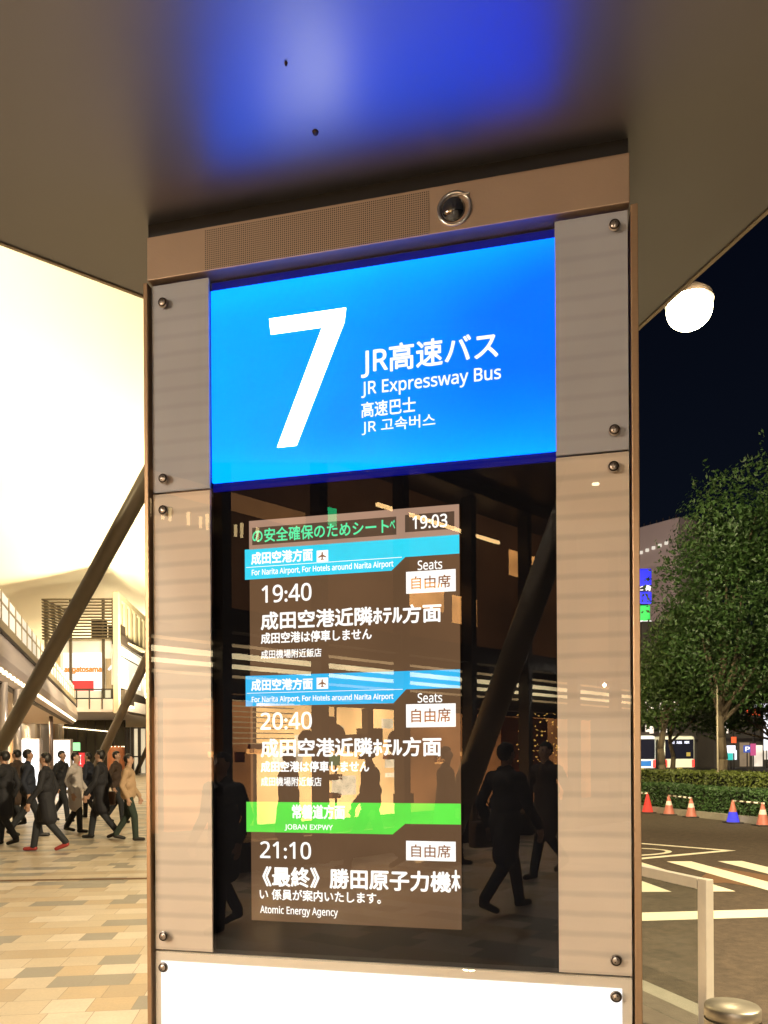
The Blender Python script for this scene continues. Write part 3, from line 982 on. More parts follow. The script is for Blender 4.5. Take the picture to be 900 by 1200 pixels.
mb.box(ax - .09 + .1, ax + .09 + .1, .36, .40, az0, az1 - .1)
for s in (-1, 1):
    mb.poly([(ax + .1, .36, az1 + .12), (ax + .1 + s * .42, .36, az1 - .38), (ax + .1 + s * .30, .36, az1 - .5), (ax + .1, .36, az1 - .16)], (0, .04, 0))
mb.build('arrow', M['sign_white'], PV)
MB().box(wd, .2, -.02, .06, zp(816), zp(806)).build('balustrade_glass', M['clear_glass'], PV)
MB().box(wd, .2, -.05, .05, zp(806.5), zp(805)).build('balustrade_rail', M['dark_trim'], PV)
MB().box(wd, .2, .1, 12, zp(830), zp(817)).build('floor_slab', M['clad_white'], PV)
for px in (90, 105, 120):
    x = (px - 137) * kx
    MB().box(x - .03, x + .03, -.04, .09, zp(829), zp(806)).build('balustrade_post', M['dark_trim'], PV)
MB().box(wd, -.3, 1.2, 12, zp(831.5), zp(830.2)).build('soffit', M['deck_soffit'], PV)
# right hand face runs back along the street
dirr = Vector((-.11, .994, 0)).normalized()
ang = math.atan2(dirr.y, dirr.x)
mR = Matrix.Rotation(ang, 4, 'Z')
mb = MB()
LEN = 34
mb.box(0.3, LEN, -.05, .12, zp(697), zp(690), mR); mb.build('parapet', M['fin_tan'], PV)
for i in range(16):
    mb = MB(); x = .9 + i * 2.0
    mb.box(x, x + .9, -.03, .15, zp(738), zp(697.2), mR); mb.build('facade_fin', M['fin_tan'], PV)
MB().box(0.3, LEN, .16, .4, zp(740), zp(698), mR).build('facade_backing', M['louvre'], PV)
MB().box(0.3, LEN, -.3, .4, zp(752), zp(740), mR).build('dark_gutter', M['dark_trim'], PV)
MB().box(0.3, LEN, -.12, .1, zp(762), zp(753), mR).build('sign_fascia', M['lit_pane'], PV)
MB().box(0.3, LEN, .3, .45, zp(800), zp(762), mR).build('shop_glazing', M['pav_glow'], PV)
for i in range(5):
    x = 1.0 + i * 5
    MB().box(x + 1.2, x + 3.8, .1, .2, zp(795), zp(776), mR).build('lit_poster', M['pav_white'], PV)
MB().box(0.3, LEN, -.6, .5, zp(822), zp(806), mR).build('lower_gutter', M['dark_trim'], PV)
mb = MB()
for i in range(18):
    x = .6 + i * 1.8
    mb.box(x, x + .8, -.66, -.61, zp(826), zp(823), mR)
mb.build('gutter_light', M['warm_led'], PV)
MB().box(0.3, LEN, -.2, 8, zp(832), zp(827), mR).build('side_soffit', M['clad_white'], PV)

# glazed hall under the pavilion
HL = empty('glazed_hall', (P(75, 885, 72).x, 72, 0), 0, 'dark glazed ground floor hall under the pavilion with string lights', 'hall')
hx = 72 / FPX
M['dark_glass'] = pbr('dark_glazing', (0.060, 0.052, 0.033), 0.12, 0, .3, .4)
MB().box(0, (146 - 75) * hx, 0, .3, 0, 5.0).build('dark_glazing', M['dark_glass'], HL)
for px in (79, 90, 101, 112, 123, 134):
    MB().box((px - 75) * hx - .05, (px - 75) * hx + .05, -.06, -.002, 0, 5.0).build('mullion', M['dark_trim'], HL)
mb = MB()
for i in range(30):
    x = (76 + i * 1.95 - 75) * hx
    mb.box(x, x + .09, -.4, -.3, 4.3 - .016 * i, 4.39 - .016 * i)
mb.build('string_light', M['warm_led'], HL)
MB().box((147 - 75) * hx, (185 - 75) * hx, .5, .6, 0, 4.2).build('lit_lobby', M['pav_glow'], HL)
for px in (147.5, 151, 155, 163, 172):
    MB().box((px - 75) * hx - .1, (px - 75) * hx + .1, -.05, .3, 0, 4.3).build('door_frame', M['dark_trim'], HL)
MB().box((147 - 75) * hx, (185 - 75) * hx, -.06, .2, 1.5, 1.62).build('door_rail', M['dark_trim'], HL)
# rust coloured round kiosk
t = empty('rust_kiosk', (P(136, 885, 52).x, 52, 0), 0, 'rust coloured kiosk with tiny lamps on its rim, behind the walkers', 'kiosk')
M['rust'] = pbr('rust_panel', (0.30, 0.10, 0.035), .6, 0, .35, 2)
MB().lathe([(.56, 0), (.56, 2.1), (.5, 2.25), (0, 2.3)], seg=24).build('drum', M['rust'], t)
mb = MB()
for i in range(14):
    q = 2 * math.pi * i / 14
    mb.ball((.53 * math.cos(q), .53 * math.sin(q), 2.24), .03, seg=6)
mb.build('rim_lamp', M['warm_led'], t)

# ------------------------------------------------------------------ shop building behind the photographer, seen mirrored in the totem glass
F0 = mirror(Vector((-0.99, 11.16, 0)))
fx = mirror(Vector((-0.99 + .70711, 11.16 + .70711, 0))) - F0
FB = empty('shop_building', F0, math.atan2(fx.y, fx.x), 'warm lit shop building behind the photographer, seen in the totem glass', 'shop')
# local x runs to the right as seen in the mirror, local y = out over the plaza (towards the street) or into the building
out_sign = 1.0
ly = Vector((-fx.y, fx.x, 0))
if ly.dot(Vector((.95, .32, 0))) < 0:
    out_sign = -1.0
def fbox(mb, xa, xb, ya, yb, za, zb):
    ya, yb = ya * out_sign, yb * out_sign
    mb.box(xa, xb, min(ya, yb), max(ya, yb), za, zb)
    return mb
M['fac_dark'] = pbr('facade_dark_bronze', (0.030, 0.020, 0.014), .4, .5)
M['fac_upper'] = emit('upper_glazing_dim', (0.22, 0.085, 0.03), 1.0, .6, .5, base=.02)
M['fac_glow'] = emit('upper_lit_room', (1.0, .45, .13), 9, .4, 1.2)
M['shop_glow'] = emit('shop_interior', (1.0, .56, .20), 14.0, .5, .7, base=.3)
M['shop_dim'] = emit('shop_interior_dim', (.75, .28, .08), 3.2, .6, .8, base=.2)
M['band_lit'] = emit('lit_louvre', (1.0, .80, .45), 9.0, .4, .8)
M['band_dim'] = emit('dim_louvre', (1.0, .68, .34), 3.0, .4, .8)
M['led_line'] = emit('led_line', (1.0, .62, .25), 16.0)
M['fac_red'] = pbr('red_brown_disc', (.20, .03, .015), .5)
M['fac_cream'] = emit('cream_display', (1.0, .80, .5), 12.0, .5, 3)
fbox(MB(), -8, 16, -.6, -.4, 3.5, 6.6).build('upper_glazing', M['fac_upper'], FB)
fbox(MB(), -8, 16, -.1, .12, 3.18, 3.48).build('floor_beam', M['fac_dark'], FB)
fbox(MB(), -8, 16, -.6, .3, 6.1, 6.8).build('roof_edge', M['fac_dark'], FB)
bx_ = [-6.8, -5.07, -3.35, -1.62, .03, 1.75, 3.48, 5.2, 6.95, 8.7, 10.4]
for x in bx_:
    fbox(MB(), x - .07, x + .07, -.05, .18, 0, 6.1).build('mullion', M['fac_dark'], FB)
for i, (za, zb, mt) in enumerate(((3.02, 3.05, 'band_dim'), (2.86, 2.925, 'band_lit'), (2.725, 2.775, 'band_lit'), (2.60, 2.63, 'band_dim'))):
    fbox(MB(), -8, 16, -.16, -.08, za, zb).build('lit_louvre', M[mt], FB)
fbox(MB(), -8, 16, -.4, -.2, 2.4, 3.2).build('louvre_back', M['fac_dark'], FB)
for i, (xa, xb) in enumerate(zip(bx_, bx_[1:])):
    glow = 'shop_glow' if .0 <= xa <= 3.4 else 'shop_dim'
    fbox(MB(), xa + .07, xb - .07, -1.6, -1.5, .45, 2.4).build('shop_interior', M[glow], FB)
    fbox(MB(), xa + .07, xb - .07, -.04, .06, 0, .40).build('stall_riser', M['fac_dark'], FB)
mb = MB()
for i in range(9):
    fbox(mb, -1.55, -.04, -.5, -.46, 1.72 + i * .075, 1.735 + i * .075)
mb.build('window_blind', M['band_dim'], FB)
fbox(MB(), 1.6, 4.9, -.36, -.30, 5.62, 5.67).build('led_line', M['led_line'], FB)
for (xa, xb, za, zb) in ((3.55, 4.25, 3.95, 4.45), (5.3, 6.2, 5.1, 5.6), (2.2, 3.3, 4.1, 4.6)):
    fbox(MB(), xa, xb, -.38, -.36, za, zb).build('upper_lit_room', M['fac_glow'], FB)
for (x, z, r) in ((1.15, 1.85, .22), (2.6, 1.78, .22), (.55, 1.8, .16)):
    mb = MB(); mb.tube((x, -.9 * out_sign, z), (x, -.86 * out_sign, z), r, r, 24); mb.build('round_sign', M['fac_red'], FB)
rng = random.Random(5)
for i in range(16):
    x = .2 + rng.random() * 3.2; z = .6 + rng.random() * 1.5
    fbox(MB(), x, x + .1 + rng.random() * .35, -1.3 - .2 * rng.random(), -1.2, z, z + .06 + rng.random() * .35).build('display_item', M[rng.choice(['fac_cream', 'fac_cream', 'fac_red', 'fac_dark', 'fac_dark'])], FB)
for i in range(14):
    x = -1.5 + rng.random() * 6; z = 1.35 + rng.random() * .25
    fbox(MB(), x, x + .1 + rng.random() * .3, -.8, -.75, z, z + .05 + rng.random() * .12).build('shelf_item', M[rng.choice(['fac_cream', 'exit_green', 'fac_red', 'fac_glow'])], FB)
M['spark'] = emit('string_sparkle', (1, .55, .12), 12.0)
mb = MB()
for i in range(120):
    fbox(mb, *(lambda x, z: (x, x + .02, -.3, -.28, z, z + .02))(5.4 + rng.random() * 1.5, .9 + rng.random() * 1.5))
mb.build('sparkle_lamp', M['spark'], FB)
fbox(MB(), 5.3, 6.9, -.6, -.55, .8, 2.3).build('red_glow_sheet', M['fac_red'], FB)  # plain red sheet put in for the red glow behind the sparkle lamps
# projecting eave with recessed downlights
fbox(MB(), -8, 16, .3, 3.2, 6.3, 6.55).build('eave', M['fac_dark'], FB)
M['downlight'] = emit('downlight', (1, .85, .6), 20.0)
for i in range(9):
    x = -7 + i * 2.4
    mb = MB(); mb.tube((x, 1.7 * out_sign, 6.28), (x, 1.7 * out_sign, 6.3), .06, .06, 14); mb.build('downlight', M['downlight'], FB)
fR = Matrix.Rotation(math.atan2(fx.y, fx.x), 4, 'Z')
for i in range(6):
    p = F0 + fR @ Vector((-6 + i * 3.6, 1.7 * out_sign, 6.1))
    tg = F0 + fR @ Vector((-6 + i * 3.6, 4.2 * out_sign, 0))
    lamp('SPOT', 'eave_downlight', p, 800, (1, .92, .80), tg, size=.1, spot=120, blend=.6)
for t_ in (-3.9, 7.7):  # added fill spots that light the totem's upper front under the roof
    p = F0 + fR @ Vector((t_, .35 * out_sign, 3.02))
    lamp('SPOT', 'totem_fill_spot', p, 950, (1, .90, .76), Vector((-.05, 1.8, 2.5)), size=.02, spot=95, blend=.7)
# pendant lamps in the left bay
M['pendant'] = emit('pendant_glow', (1, .70, .32), 7.0)
for i in range(11):
    x = -2.75 + i * .18 + (.05 if i % 3 else -.03)
    h = .10 + .12 * rng.random()
    MB().tube((x, -.55 * out_sign + .4 * out_sign, 4.52), (x, -.15 * out_sign, 4.52 + h), .020, .024, 10).build('pendant_lamp', M['pendant'], FB)
M['fac_beam'] = emit('lit_ceiling_beam', (1.0, .45, .16), 1.6, .3, 1)  # beam glows by itself in place of room light falling on it
M['exit_lamp'] = emit('exit_lamp', (.05, 1.0, .35), 5.0)
fbox(MB(), -3.4, 0, -.36, -.2, 4.93, 5.12).build('ceiling_beam', M['fac_beam'], FB)
fbox(MB(), .18, .38, .02, .06, 4.95, 5.2).build('exit_sign', M['exit_lamp'], FB)

# ------------------------------------------------------------------ road side, right
# glass railing
M['rail_metal'] = pbr('railing_steel', (0.72, 0.68, 0.60), .3, .55, .12, 10)
M['bollard_steel'] = pbr('brushed_bollard_steel', (0.50, 0.46, 0.38), .42, .8, .15, 18, stretch=(1, 1, 14))
p0 = P(829.5, 1033, 4.2)
GR = empty('glass_railing', (p0.x, p0.y, 0), math.atan2(E_DIR.y, E_DIR.x), 'steel framed glass railing at the plaza edge', 'railing')
hz = p0.z
MB().box(-.008, .058, -.026, .026, 0, hz, bev=.003).build('post', M['rail_metal'], GR)
MB().box(.065, 9, -.024, .024, hz - .06, hz - .001, bev=.003).build('top_rail', M['rail_metal'], GR)
MB().box(.08, 9, -.006, .006, .005, hz - .062).build('glass_panel', M['rail_glass'], GR)
for x in (2.2, 4.4, 6.6):
    MB().box(x, x + .06, -.03, -.0245, 0, hz - .07).build('post', M['rail_metal'], GR)
# bollard
pb = P(856.5, 1180, 2.44)
BL = empty('bollard', (pb.x, pb.y, 0), R(20), 'stainless steel bollard with a flat top beside the glass railing', 'bollard')
r = .084; h = pb.z
MB().lathe([(r + .012, 0), (r + .012, .02), (r, .03), (r, h - .045)], seg=48).build('shaft', M['bollard_steel'], BL)
MB().lathe([(r - .004, h - .045), (r - .004, h - .038), (r, h - .037), (r, h - .006), (r - .005, h), (0, h + .004)], seg=48).build('cap', M['bollard_steel'], BL)

# planted island
K1, K2 = G(767, 954.5, RZ), G(888, 968.8, RZ)
kd = (K1 - K2).normalized(); kn = Vector((kd.y, -kd.x, 0))
if kn.x < 0: kn = -kn
IS = 'planted island'
mb = MB()
q0, q1 = K2 - kd * 14, K1 + kd * 22
mb.poly([q0 + kn * .18, q1 + kn * .18, q1 + kn * 7, q0 + kn * 7], (0, 0, .10)); tag(mb.build('island_soil', M['soil']), kind='structure')
mb = MB()
mb.poly([q0, q1, q1 + kn * .18, q0 + kn * .18], (0, 0, .16)); tag(mb.build('island_kerb', M['concrete']), kind='structure')

def leaf_mat(name, col):
    m, nt, b = new_mat(name)
    L = nt.links.new
    ge = nt.nodes.new('ShaderNodeObjectInfo')
    at = nt.nodes.new('ShaderNodeAttribute'); at.attribute_name = 'shade'
    cr = nt.nodes.new('ShaderNodeValToRGB')
    cr.color_ramp.elements[0].color = (*[c * .45 for c in col], 1)
    cr.color_ramp.elements[1].color = (*[min(1, c * 1.7) for c in col], 1)
    L(at.outputs['Fac'], cr.inputs[0]); L(cr.outputs[0], b.inputs['Base Color'])
    b.inputs['Roughness'].default_value = .5
    return m
M['leaf'] = leaf_mat('leaf_green', (0.055, 0.100, 0.022))
M['leaf2'] = leaf_mat('leaf_dark_green', (0.036, 0.078, 0.018))
M['leaf3'] = leaf_mat('leaf_olive', (0.095, 0.120, 0.022))
M['bark'] = pbr('bark', (0.15, 0.115, 0.075), .9, 0, .3, 9, bump=.6, bscale=25, stretch=(1, 1, .2))

def leaves(points, size, seed, name, mat, parent=None):
    """many small folded leaves, one mesh"""
    rg = np.random.default_rng(seed)
    n = len(points)
    pts = np.asarray(points)
    nrm = rg.normal(size=(n, 3)); nrm /= np.linalg.norm(nrm, axis=1)[:, None]
    t = rg.normal(size=(n, 3)); t -= (t * nrm).sum(1)[:, None] * nrm; t /= np.linalg.norm(t, axis=1)[:, None]
    bt = np.cross(nrm, t)
    s = size * rg.uniform(.6, 1.35, n)[:, None]
    v = np.empty((n, 4, 3))
    v[:, 0] = pts - t * s * .6
    v[:, 1] = pts + bt * s * .30 + nrm * s * .08
    v[:, 2] = pts + t * s * .6
    v[:, 3] = pts - bt * s * .30 + nrm * s * .08
    me = bpy.data.meshes.new(name)
    f = np.arange(n * 4).reshape(n, 4)
    me.from_pydata(v.reshape(-1, 3).tolist(), [], f.tolist())
    at = me.attributes.new('shade', 'FLOAT', 'FACE')
    sh = np.array([.5 + .5 * noise.noise(Vector(p) * .9 + Vector((seed, 0, 0))) for p in pts]) * .65 + rg.uniform(0, .35, n)
    at.data.foreach_set('value', sh.astype(np.float32))
    return link_mesh(name, me, mat, parent)

def crown_points(clumps, n, seed, shell=.55):
    rg = np.random.default_rng(seed)
    out = []
    wts = np.array([c[3] ** 2 for c in clumps]); wts = wts / wts.sum()
    for c, wt in zip(clumps, wts):
        k_ = int(n * wt)
        d = rg.normal(size=(k_, 3)); d /= np.linalg.norm(d, axis=1)[:, None]
        rr = rg.uniform(shell ** 3, 1.12 ** 3, k_) ** (1 / 3)
        wob = np.array([1 + .28 * noise.noise(Vector((c[0] + x * 1.7, c[1] + y * 1.7, c[2] + z * 1.7))) for x, y, z in d])
        out.append(np.array(c[:3]) + d * (rr * wob * c[3])[:, None] * np.array([1, 1, .85]))
    return np.concatenate(out)

def tree(base, h_trunk, clumps, n, seed, label, r0=.16, leaf=.15, mat='leaf2', sprigs=0):
    t = empty('street_tree', base, 0, label, 'tree', 'trees on the planted island')
    rg = random.Random(seed)
    mb = MB()
    prev = Vector((0, 0, 0)); top = Vector((rg.uniform(-.2, .2), rg.uniform(-.2, .2), h_trunk))
    segs = 5; pts = [Vector((top.x * (i / segs) + (.05 * math.sin(i * 2.1 + seed) if i else 0), top.y * i / segs, h_trunk * i / segs)) for i in range(segs + 1)]
    for i in range(segs):
        mb.tube(pts[i], pts[i + 1], r0 * (1 - .10 * i) * (1.25 if i == 0 else 1), r0 * (1 - .10 * (i + 1)), 12)
    mb.build('trunk', M['bark'], t)
    for c in clumps:
        cv = Vector(c[:3]); st = pts[-1] - Vector((0, 0, rg.uniform(0, h_trunk * .3)))
        md = st.lerp(cv, .5) + Vector((rg.uniform(-.2, .2), rg.uniform(-.2, .2), -.1))
        mb = MB(); mb.tube(st, md, r0 * .42, r0 * .28, 8); mb.tube(md, cv, r0 * .28, r0 * .10, 8); mb.build('limb', M['bark'], t)
    P_ = crown_points(clumps, n, seed)
    if sprigs:
        ex = []
        for i in range(sprigs):
            c = rg.choice(clumps)
            q = rg.uniform(0, 6.28); e = rg.uniform(.2, 1.5)
            d = Vector((math.cos(q) * math.cos(e), math.sin(q) * math.cos(e), math.sin(e)))
            b0 = Vector(c[:3]) + d * c[3] * .9
            ln = rg.uniform(.4, .95)
            for k_ in range(12):
                p = b0 + (d * .5 + Vector((0, 0, .7))).normalized() * ln * k_ / 11
                ex.append((p.x + rg.uniform(-.07, .07), p.y + rg.uniform(-.07, .07), p.z))
        P_ = np.concatenate([P_, np.array(ex)])
    leaves(P_, leaf, seed, 'crown', M[mat], t)
    return t

def clump(base, px, py, d, r):
    p = P(px, py, d) - base
    return (p.x, p.y, p.z, r)
b1 = Vector((P(848, 885, 24).x, 24, 0))
cl = [clump(b1, x, y, d, r) for x, y, d, r in ((855, 630, 24, 1.7), (890, 600, 24, 1.8), (830, 690, 23.6, 1.6), (870, 700, 23, 1.9), (910, 680, 24.5, 1.9), (824, 748, 24, 1.2), (850, 770, 23.4, 1.6), (895, 770, 23.5, 1.8), (940, 640, 25, 2.0), (950, 740, 24, 2.0), (838, 655, 24.6, 1.3), (875, 655, 25.3, 1.8))]
tree(b1, 3.4, cl, 27000, 3, 'tall dark green street tree at the right edge with the slim pole', .17, .12, 'leaf2', 46)
b2 = Vector((P(775.5, 885, 27).x, 27, 0))
cl = [clump(b2, x, y, d, r) for x, y, d, r in ((803, 738, 27, 1.1), (786, 790, 27, 1.1), (800, 770, 26.6, 1.4), (780, 818, 27, 1.2), (757, 828, 27.5, .9), (815, 805, 26.5, 1.1), (820, 715, 27.3, 1.0))]
tree(b2, 2.9, cl, 11000, 5, 'lower leafy tree in front of the bus, left of the planted island', .16, .12, 'leaf', 14)
b3 = Vector((P(791, 885, 29).x, 29, 0))
cl = [clump(b3, x, y, d, r) for x, y, d, r in ((800, 790, 29, 1.5), (780, 830, 29, 1.1), (830, 825, 28.5, 1.3), (822, 770, 29.4, 1.4))]
tree(b3, 2.4, cl, 5200, 8, 'thin trunked tree just right of the lower leafy one, over the bus', .12, .15, 'leaf2', 6)
b4 = Vector((P(905, 885, 30).x, 30, 0))
cl = [clump(b4, x, y, d, r) for x, y, d, r in ((880, 800, 31, 1.4), (920, 790, 30, 1.8), (860, 835, 31, 1.0), (885, 838, 31.5, .8), (835, 842, 31, .9))]
tree(b4, 2.6, cl, 5200, 11, 'small tree in front of the red shop sign at the right edge', .12, .16, 'leaf', 4)

def hedge_points(c0, dirv, nv, ln, wd, h, n, seed, z0, top_amp=.08):
    rg = np.random.default_rng(seed)
    u = rg.uniform(0, ln, n); side = rg.uniform(0, 1, n)
    p = np.zeros((n, 3))
    fr = side < .5
    dep = np.where(fr, rg.exponential(.05, n), rg.uniform(0, wd, n))
    zz = np.where(fr, rg.uniform(.02, 1, n) * h, h - rg.exponential(.05, n))
    am = np.array([noise.noise(Vector((x * .9, y * 1.5, seed))) for x, y in zip(u, dep)]) * top_amp
    zz = zz + am * (zz / h)
    dep = dep + am * .6
    for i in range(3):
        p[:, i] = c0[i] + dirv[i] * u + nv[i] * dep
    p[:, 2] = z0 + zz
    return p
def hedge(c0, ln, wd, h, n, seed, mat, label, z0, leaf=.07):
    t = empty('hedge', c0, 0, label, 'hedge')
    pts = hedge_points(Vector((0, 0, 0)), kd, kn, ln, wd, h, n, seed, z0)
    leaves(pts, leaf, seed, 'foliage', M[mat], t)
    mb = MB(); a = kn * .10 + kd * .05; b2_ = kn * (wd - .05) + kd * .05; e_ = kd * (ln - .1)
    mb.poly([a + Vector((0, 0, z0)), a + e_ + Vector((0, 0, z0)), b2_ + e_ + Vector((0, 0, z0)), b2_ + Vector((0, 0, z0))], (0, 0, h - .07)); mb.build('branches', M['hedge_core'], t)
    return t
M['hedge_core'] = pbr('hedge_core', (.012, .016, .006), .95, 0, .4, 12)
hb = K2 - kd * 9 + kn * .35; hb.z = 0
hedge(hb, 26, 1.3, .68, 30000, 21, 'leaf2', 'low clipped hedge along the island kerb behind the cones', RZ + .08)
hb2 = K2 - kd * 9 + kn * 1.9; hb2.z = 0
hedge(hb2, 17.5, 2.6, 1.02, 16000, 22, 'leaf3', 'taller olive shrub bed behind the clipped hedge', RZ + .08, .09)
# slim white pole beside the tall tree
t = empty('slim_pole', (P(841, 885, 23).x, 23, 0), 0, 'slim pale pole standing in the hedge beside the tall tree trunk', 'pole')
MB().tube((0, 0, RZ), (0, 0, 3.6), .028, .022, 10).build('shaft', M['frame_pale'], t)
MB().tube((0, 0, 3.6), (0, 0, 3.66), .04, .03, 10).build('cap', M['dark_trim'], t)

# cones and bars
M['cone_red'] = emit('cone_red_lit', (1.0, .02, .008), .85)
M['cone_pink'] = pbr('cone_faded_red', (.42, .13, .09), .5, 0, .15, 8)
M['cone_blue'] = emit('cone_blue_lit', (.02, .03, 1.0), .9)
M['cone_white'] = pbr('cone_white_band', (.7, .6, .52), .5)
M['rubber'] = pbr('black_rubber', (.03, .025, .02), .8)
CONE = []
def cone(px, py, ptop, mat, label, up=None):
    g = G(px, py, RZ)
    h = (py - ptop) / FPX * g.y
    t = empty('traffic_cone', g, 0, label, 'traffic cone', 'traffic cones along the kerb')
    r0 = h * .26
    f = lambda k_: r0 * (1 - .86 * k_)
    MB().lathe([(f(0), .03), (f(.45), .03 + .45 * h * .95)], seg=20).build('lower_cone', M[mat], t)
    MB().lathe([(f(.45), .03 + .45 * h * .95), (f(.66), .03 + .66 * h * .95)], seg=20).build('band', M['cone_white' if mat == 'cone_pink' else (up or mat)], t)
    MB().lathe([(f(.66), .03 + .66 * h * .95), (f(1), h * .98), (0, h)], seg=20).build('tip', M[up or mat], t)
    MB().box(-r0 * 1.25, r0 * 1.25, -r0 * 1.25, r0 * 1.25, 0, .03, bev=.008).build('base', M['rubber'], t)
    return g, h
c1 = cone(758.5, 954.5, 930.5, 'cone_red', 'bright red glowing cone, leftmost beside the totem')
c2 = cone(783.5, 957, 933, 'cone_pink', 'faded red cone at the left end of the middle striped bar')
c3 = cone(809.5, 960, 936, 'cone_pink', 'faded red cone at the right end of the middle striped bar')
c4 = cone(858.5, 967, 939.5, 'cone_blue', 'cone glowing blue at the left end of the right striped bar', 'cone_pink')
c5 = cone(893.5, 970.5, 942.5, 'cone_pink', 'faded red cone at the right end of the right striped bar')
g0 = G(733, 952, RZ)
def bar_mat():
    m, nt, b = new_mat('striped_bar')
    L = nt.links.new
    co = nt.nodes.new('ShaderNodeTexCoord'); s = nt.nodes.new('ShaderNodeSeparateXYZ'); L(co.outputs['Object'], s.inputs[0])
    a = nt.nodes.new('ShaderNodeMath'); a.operation = 'MULTIPLY'; a.inputs[1].default_value = 5.0; L(s.outputs['X'], a.inputs[0])
    f = nt.nodes.new('ShaderNodeMath'); f.operation = 'FRACT'; L(a.outputs[0], f.inputs[0])
    c = nt.nodes.new('ShaderNodeMath'); c.operation = 'LESS_THAN'; c.inputs[1].default_value = .55; L(f.outputs[0], c.inputs[0])
    mx = nt.nodes.new('ShaderNodeMix'); mx.data_type = 'RGBA'; L(c.outputs[0], mx.inputs[0])
    mx.inputs[6].default_value = (.06, .04, .02, 1); mx.inputs[7].default_value = (.82, .78, .66, 1)
    L(mx.outputs[2], b.inputs['Base Color']); b.inputs['Roughness'].default_value = .45
    return m
M['bar'] = bar_mat()
def cone_bar(A, B, ha, hb_, label):
    a = A + Vector((0, 0, ha - .03)); b2_ = B + Vector((0, 0, hb_ - .03))
    d = b2_ - a
    mb = MB(); mb.tube((-.04, 0, 0), (d.length + .04, 0, 0), .022, .022, 12)
    o = mb.build('cone_bar', M['bar'])
    o.location = a; o.rotation_euler = d.to_track_quat('X', 'Z').to_euler()
    tag(o, label, 'cone bar', 'striped bars hung between cones')
cone_bar(g0, c1[0], c1[1], c1[1], 'striped bar reaching the bright red cone from behind the totem')
cone_bar(c2[0], c3[0], c2[1], c3[1], 'striped bar between the two faded red cones')
cone_bar(c4[0], c5[0], c4[1], c5[1], 'striped bar running from the blue glowing cone')

# buses seen from behind
M['bus_white'] = pbr('bus_white', (.82, .86, .84), .3, 0, .04, 2, coat=.6)
M['bus_cream'] = pbr('bus_cream', (.82, .78, .58), .3, 0, .04, 2, coat=.6)
M['bus_glass'] = pbr('bus_glass', (.012, .012, .02), .06, 0, .2, 2, spec=.8)
M['bus_blue'] = pbr('bus_blue_stripe', (.03, .16, .50), .35)
M['tail_red'] = emit('tail_lamp_red', (1, .03, .02), 2.4)
M['bus_led'] = emit('bus_led', (.85, .85, 1.0), 1.6)
M['plate_yellow'] = emit('plate_yellow', (.85, .55, .05), .7)
def bus(px0, px1, d, mat, label, led, blue):
    xa, xb = (px0 - CXP) / FPX * d, (px1 - CXP) / FPX * d
    t = empty('parked_bus', ((xa + xb) / 2, d, RZ), 0, label, 'bus', 'buses parked beyond the hedge')
    hw = (xb - xa) / 2; H = 3.05
    b = MB().box(-hw, hw, 0, 10.5, .35, H, bev=.22).build('body', M[mat], t)
    rw = MB().box(-hw + .16, hw - .16, -.03, .02, 1.25, H - .28, bev=.012).build('rear_window', M['bus_glass'], t)
    MB().box(-hw + .3, hw - .3, .6, 8.5, H, H + .28, bev=.06).build('roof_unit', M['dark_trim'], t)
    for s in (-1, 1):
        MB().box(s * (hw - .20) - .10, s * (hw - .20) + .10, -.05, -.031, .62, 1.18, bev=.008).build('tail_lamp', M['tail_red'], t)
        for y in (2.2, 8.2):
            MB().tube((s * (hw - .02), y, .48), (s * (hw - .32), y, .48), .48, .48, 20).build('wheel', M['rubber'], t)
    MB().box(-hw + .02, hw - .02, -.06, .05, .36, .58, bev=.02).build('bumper', M['dark_trim'], t)
    if blue:
        MB().box(-hw + .5, hw - .42, -.025, .01, .72, 1.12).build('stripe', M['bus_blue'], t)
    MB().box(-.2, .2, -.075, -.061, .42, .56).build('number_plate', M['plate_yellow'], t)
    if led:
        flat_text('lettering', led, M['bus_led'], rw, -hw * .62, hw * .62, H - .62, H - .42, -.045, .03)
    return t
bus(733, 769.5, 58, 'bus_white', 'white bus with blue panel and red tail lamp, half hidden by the totem', None, True)
t = bus(777, 815, 60, 'bus_cream', 'cream edged bus with large dark rear window behind the thin trunks', '回 送 車', False)
MB().box(.55, .85, -.05, -.032, 1.45, 1.75).build('sticker', M['plate_yellow'], t)

# grey tower block and neon column far behind
M['tower'] = pbr('tower_concrete', (.34, .27, .25), .8, 0, .10, .2)
M['tower_win'] = emit('tower_lights', (1, .9, .75), .8)
D1 = 130; k1 = D1 / FPX
TW = empty('grey_tower', (P(797, 885, D1).x, D1, RZ), 0, 'plain grey tower block rising behind the trees', 'tower')
def ztw(py): return EYE + (HZ - py) * k1 - RZ
xl = (762 - 797) * k1; xr = (845 - 797) * k1
mb = MB()
mb.poly([(xl, 6.5, 0), (0, 0, 0), (xr, 3.5, 0), (xr + xl, 12, 0)], (0, 0, ztw(608)))
mb.build('tower_walls', M['tower'], TW)
for i in range(5):
    f = .10 + i * .15
    x = xl * (1 - f); y = 6.5 * (1 - f)
    MB().box(x - .25, x + .25, y - .5, y - .1, ztw(641 - i * 1.0), ztw(637.5 - i * 1.0)).build('tower_sign_lamp', M['tower_win'], TW)
for i in range(7):
    f = .06 + i * .15
    MB().box(xl * (1 - f) - .08, xl * (1 - f) + .08, 6.5 * (1 - f) + .3, 6.5 * (1 - f) + .45, ztw(608), ztw(604)).build('roof_railing', M['dark_trim'], TW)
M['neon_blue'] = emit('neon_blue', (.0, .01, 1.0), 1.3)
M['neon_green'] = emit('neon_green', (.0, .80, .08), 1.1)
D2 = 100; k2 = D2 / FPX
